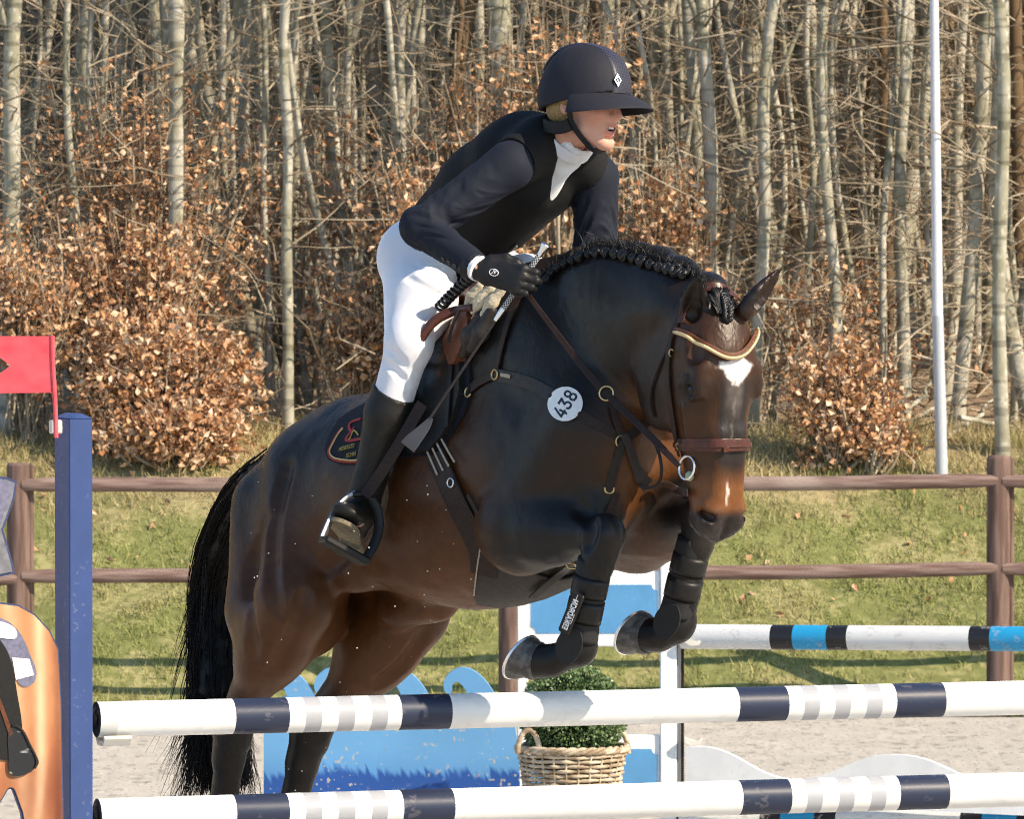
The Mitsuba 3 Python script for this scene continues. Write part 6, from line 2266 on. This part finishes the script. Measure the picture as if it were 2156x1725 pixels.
box_px('post', 1390, 1118, 1424, 1850, .06, 'mat_wing_white', WG)
box_px('post', 1089, 1200, 1112, 1850, .06, 'mat_wing_white', WG)
for y0, y1 in ((1202, 1362), (1548, 1720)):
    k = box_px('panel', 1112.4, y0, 1389.6, y1, .030, 'mat_wing_white', WG)
    a, b = P(1118, y0 + 30, yb - .019), P(1384, y1 - 28, yb - .019)
    W_, H_ = b[0] - a[0], a[2] - b[2]
    r = .022
    pg = sbox(0, 0, W_, H_)
    for cx_, cy_ in ((0, 0), (W_, 0), (0, H_), (W_, H_)):
        pg = pg.difference(Point(cx_, cy_).buffer(r))
    m = place(extrude(pg, .004), [a[0], yb - .0155, b[2]], [1, 0, 0], [0, 0, 1], [0, -1, 0])
    obj('inset', m, 'mat_wing_blue', k)
box_px('track', 1425, 1140, 1434, 1850, .03, 'mat_silver_dark', WG, y=yb + .005)
box_px('track_plate', 1434.3, 1140, 1440, 1850, .035, 'mat_leather_dark', WG, y=yb + .01)
for y0 in (1352, 1562, 1752):
    a = P(1441, y0, yb - .02)
    m = extrude(Polygon([(0, 0), (.02, -.012), (.055, -.010), (.068, .012), (.060, .015), (.045, .004), (.0, .016)]), .05)
    obj('cup', place(m, a, [1, 0, 0], [0, 0, 1], [0, -1, 0]), 'mat_cup', WG)
box_px('foot', 1380, 1846, 1436, 1880, .5, 'mat_wing_white', WG)
box_px('foot', 1084, 1846, 1116, 1880, .5, 'mat_wing_white', WG)
yr = yb - .42
cy1 = [(1627, 1674, BLACK), (1674, 1745, CYAN), (1745, 1788, BLACK), (2045, 2089, BLACK), (2089, 2170, CYAN), (2170, 2214, BLACK)]
cy2 = [(1606, 1649, BLACK), (1649, 1720, CYAN), (1720, 1765, BLACK), (2027, 2073, BLACK), (2073, 2146, CYAN), (2146, 2190, BLACK)]
striped_pole('pole_c', P(1436, 1341, yb), P(2156, 1346, yr), .0470, cy1, (.66, .67, .67), 1.5, 'distant white pole with cyan and black bands, level with the fence foot', .9)
striped_pole('pole_d', P(1436, 1727, yb), P(2156, 1734, yr), .0470, cy2, (.66, .67, .67), 1.5, 'lowest distant pole with cyan and black bands at the bottom right edge', 1.2)
# wavy plank
wt = [(1448, 1574), (1480, 1571), (1530, 1581), (1590, 1612), (1640, 1632), (1700, 1634), (1760, 1614), (1820, 1588), (1880, 1579), (1930, 1584), (1990, 1606), (2050, 1632), (2110, 1640), (2170, 1622), (2240, 1590), (2300, 1582), (2360, 1595)]
wb = [(2360, 1690), (2150, 1700), (1900, 1694), (1820, 1680), (1740, 1690), (1560, 1706), (1448, 1708)]
yw = yb - .12
A0 = P(1448, 1574, yw)
q = np.array([((P(a, b, yw) - A0)[0], (P(a, b, yw) - A0)[2]) for a, b in wt])
q = spline(q, 120)
q2 = np.array([((P(a, b, yw) - A0)[0], (P(a, b, yw) - A0)[2]) for a, b in wb])
dirn = unit(np.array([1, -.42 / 1.25, 0]))
m = place(extrude(Polygon(np.vstack([q, q2])), .03), A0, [1, -.30, 0], [0, 0, 1], unit([-.30, -1, 0]))
one('wavy_plank', m, 'mat_wing_white', 'white wavy-topped plank hung between the distant poles', 'plank')

# ---------------------------------------------------------------- blue wave filler
yv = 8.1
WV = thing('wave_wall', 'blue wave-shaped jump filler with curling crests behind the hind legs', 'jump filler')


def wv(px, py):
    q = P(px, py, yv) - P(560, 1600, yv)
    return q[0], q[2]


def _wave(p, n, uv):
    o = P(560, 1600, yv)
    edge = mikit.fbm(p.x * 4 + 1, 2.0, p.z * 1.0, 2) * .10 + mikit.fbm(p.x * 70 + p.z * 25, 7.0, p.z * 5, 2) * .09
    z1 = float(P(560, 1690, yv)[2])
    k = mikit.smoothstep(-.012, .022, p.z - z1 - edge)
    g = mikit.fbm(p.x * 3, p.y, p.z * 3, 3)
    c = mikit.mix((.018, .075, .29), mikit.mix((.06, .20, .46), (.12, .31, .56), mikit.smoothstep(.0, .22, p.z - z1)), k) * (.8 + .4 * g)
    h = mikit.fbm(p.x * 75, p.y * 75, p.z * 60, 2)
    return mikit.mix(c, (.42, .40, .36), mikit.smoothstep(.66, .74, h) * .8 * mikit.smoothstep(.4, .6, mikit.fbm(p.x * 6, 1.0, p.z * 6, 2)))


scene['mat_wave'] = {'type': 'principled', 'base_color': mikit.proc(_wave), 'roughness': .45, 'specular': .4}
body = Polygon([wv(*p) for p in [(556, 1850), (556, 1500), (570, 1478), (600, 1466), (1010, 1462), (1052, 1466), (1080, 1510), (1094, 1580), (1096, 1850)]])


def curl(x, y):
    """A breaking crest with its tip at the left, rooted lower right."""
    out = spline(np.array([(x - 2, y + 52), (x - 6, y + 40), (x - 2, y + 22), (x + 14, y + 6), (x + 38, y), (x + 66, y + 12), (x + 92, y + 40), (x + 112, y + 78), (x + 118, y + 130)], float), 40)
    inn = spline(np.array([(x + 20, y + 130), (x + 48, y + 96), (x + 46, y + 62), (x + 34, y + 38), (x + 22, y + 30), (x + 14, y + 34), (x + 12, y + 48), (x + 6, y + 56)], float), 40)
    return Polygon([wv(*p) for p in np.vstack([out, inn])]).buffer(0)


from shapely.ops import unary_union
sh = unary_union([body] + [curl(x, 1405) for x in (560, 668, 800, 940)])
sh = max(sh.geoms, key=lambda g: g.area) if sh.geom_type != 'Polygon' else sh
m = extrude(sh.simplify(.0004), .05)
o = P(560, 1600, yv)
obj('board', place(m, o, [1, 0, 0], [0, 0, 1], [0, -1, 0]), 'mat_wave', WV, smooth=30)
obj('foot', place(rbox(.06, .45, .06, .01), [o[0] + .12, yv, .033], [1, 0, 0], [0, 1, 0], [0, 0, 1]), 'mat_wing_blue', WV)
obj('foot', place(rbox(.06, .45, .06, .01), [o[0] + .80, yv, .033], [1, 0, 0], [0, 1, 0], [0, 0, 1]), 'mat_wing_blue', WV)

# ---------------------------------------------------------------- box ball in a wicker basket
yk = 7.6
sk = S(yk)
bc = P(1204, 1578, yk)
R1, R0, hb = 112 / sk, 82 / sk, .34
z_top = bc[2]
WB = thing('wicker_basket', 'woven wicker basket planter with a looped handle, under the boxwood', 'basket')


def _wick(p, n, uv):
    a = mikit.fbm(p.x * 40, p.y * 40, p.z * 40, 3)
    return mikit.mix((.30, .22, .14), (.58, .48, .35), mikit.smoothstep(.3, .7, a))


scene['mat_wicker'] = {'type': 'principled', 'base_color': mikit.proc(_wick), 'roughness': .55, 'specular': .3}
NS = 26
rad = lambda z: R0 + (R1 - R0) * (z - (z_top - hb)) / hb
for i in range(NS):
    a = 2 * np.pi * i / NS
    zz = np.linspace(z_top - hb, z_top + .004, 6)
    obj('stake', tube(np.stack([bc[0] + rad(zz) * math.cos(a), yk + rad(zz) * math.sin(a), zz], 1), .0042, 6), 'mat_wicker', WB, smooth=True)
rows = 19
for j in range(rows):
    z = z_top - hb + .012 + (hb - .03) * j / (rows - 1)
    t = np.linspace(0, 2 * np.pi, NS * 4 + 1)
    rr = rad(z) + .0055 * np.cos(t * NS / 2 + np.pi * j)
    obj('strand', tube(np.stack([bc[0] + rr * np.cos(t), yk + rr * np.sin(t), z + .0015 * np.sin(t * 5 + j)], 1), .0068, 6, cap=False), 'mat_wicker', WB, smooth=True)
for j in range(3):
    t = np.linspace(0, 2 * np.pi, 140)
    rr = R1 + .004 + .007 * np.cos(t * 11 + j * 2.1)
    obj('rim_strand', tube(np.stack([bc[0] + rr * np.cos(t), yk + rr * np.sin(t), z_top + .004 + .008 * np.sin(t * 11 + j * 2.1)], 1), .008, 7, cap=False), 'mat_wicker', WB, smooth=True)
t = np.linspace(0, np.pi, 24)
for cx_, yy in ((1113, yk - .14), (1300, yk + .14)):
    hc = P(cx_, 1582, yy)
    obj('handle', tube(np.stack([hc[0] - .040 * np.cos(t), hc[1] + 0 * t, hc[2] - .01 + .085 * np.sin(t)], 1), .010, 9), 'mat_wicker', WB, smooth=True)
obj('soil', place(trimesh.creation.cylinder(R1 * .93, .03, sections=32), [bc[0], yk, z_top - .05], [1, 0, 0], [0, 1, 0], [0, 0, 1]), 'mat_soil', WB)
scene['mat_soil'] = {'type': 'diffuse', 'reflectance': {'type': 'rgb', 'value': [.05, .035, .025]}}
BX = thing('boxwood_ball', 'clipped round boxwood shrub growing in the wicker basket', 'shrub')
cc = P(1205, 1505, yk)
Rb = 110 / sk
g = np.random.default_rng(8)
u = g.normal(size=(9000, 3))
u /= np.linalg.norm(u, axis=1, keepdims=True)
lump = meshkit.fbm(u * 5 + 3, 3) - .5
pts = cc + u * (Rb * (1 + .16 * lump) * (1 - .22 * g.uniform(size=9000) ** 2.2))[:, None] * np.array([1, 1, .92])
pts = pts[pts[:, 2] > z_top - .03]
n = len(pts)
un = (pts - cc) / np.linalg.norm(pts - cc, axis=1, keepdims=True)
d = un * .8 + g.normal(0, .55, (n, 3))
d /= np.linalg.norm(d, axis=1, keepdims=True)
w = np.cross(d, g.normal(size=(n, 3)))
w /= np.linalg.norm(w, axis=1, keepdims=True)
ls = g.uniform(.010, .018, (n, 1))
V = np.stack([pts, pts + d * ls * .5 + w * ls * .32, pts + d * ls, pts + d * ls * .5 - w * ls * .32], 1).reshape(-1, 3)
Fq = np.arange(4 * n).reshape(-1, 4)
col = lerp(np.array([.060, .11, .030]), np.array([.21, .29, .13]), g.uniform(size=n) ** 1.3)
obj('foliage', trimesh.Trimesh(V, np.vstack([Fq[:, [0, 1, 2]], Fq[:, [0, 2, 3]]]), process=False), 'mat_leaf', BX, smooth=False, color=np.repeat(col, 4, axis=0), kind='stuff')
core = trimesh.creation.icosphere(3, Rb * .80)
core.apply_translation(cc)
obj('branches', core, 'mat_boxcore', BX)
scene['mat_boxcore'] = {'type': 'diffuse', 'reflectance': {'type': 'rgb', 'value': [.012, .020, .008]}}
obj('stem', tube(np.array([cc, [cc[0], cc[1], z_top - .06]]), .015, 8), 'mat_bark_dark', BX)

# ---------------------------------------------------------------- sand thrown up by the hooves
g = np.random.default_rng(77)
spots = [(480, 1195), (740, 1198), (766, 1370 - 20), (820, 1110), (852, 1130), (905, 1235), (930, 1300), (960, 1345), (835, 1258), (700, 1165), (690, 1460 - 60), (900, 1180)]
gr = []
for i in range(75):
    if i < 38:
        x, yy, y = g.uniform(500, 1000), g.uniform(1000, 1460), g.uniform(.2, .6)
    else:
        x, yy, y = g.uniform(600, 1080), g.uniform(1520, 1690), g.uniform(.3, 1.2)
    s = trimesh.creation.icosphere(0, g.uniform(.0009, .0024))
    s.apply_scale([1, g.uniform(.6, 1.2), g.uniform(.6, 1.2)])
    s.apply_translation(P(x, yy, y))
    gr.append(s)
obj('flying_sand', cat(gr), 'mat_grain', kind='stuff', label='grains of pale sand flying under the horse')
scene['mat_grain'] = {'type': 'diffuse', 'reflectance': {'type': 'rgb', 'value': [.62, .58, .52]}}
# ---------------------------------------------------------------- every opaque material works on both sides
for _k in [k for k in scene if k.startswith('mat_')]:
    if scene[_k]['type'] in ('principled', 'roughconductor', 'diffuse', 'bumpmap'):
        scene[_k] = {'type': 'twosided', 'b': scene[_k]}
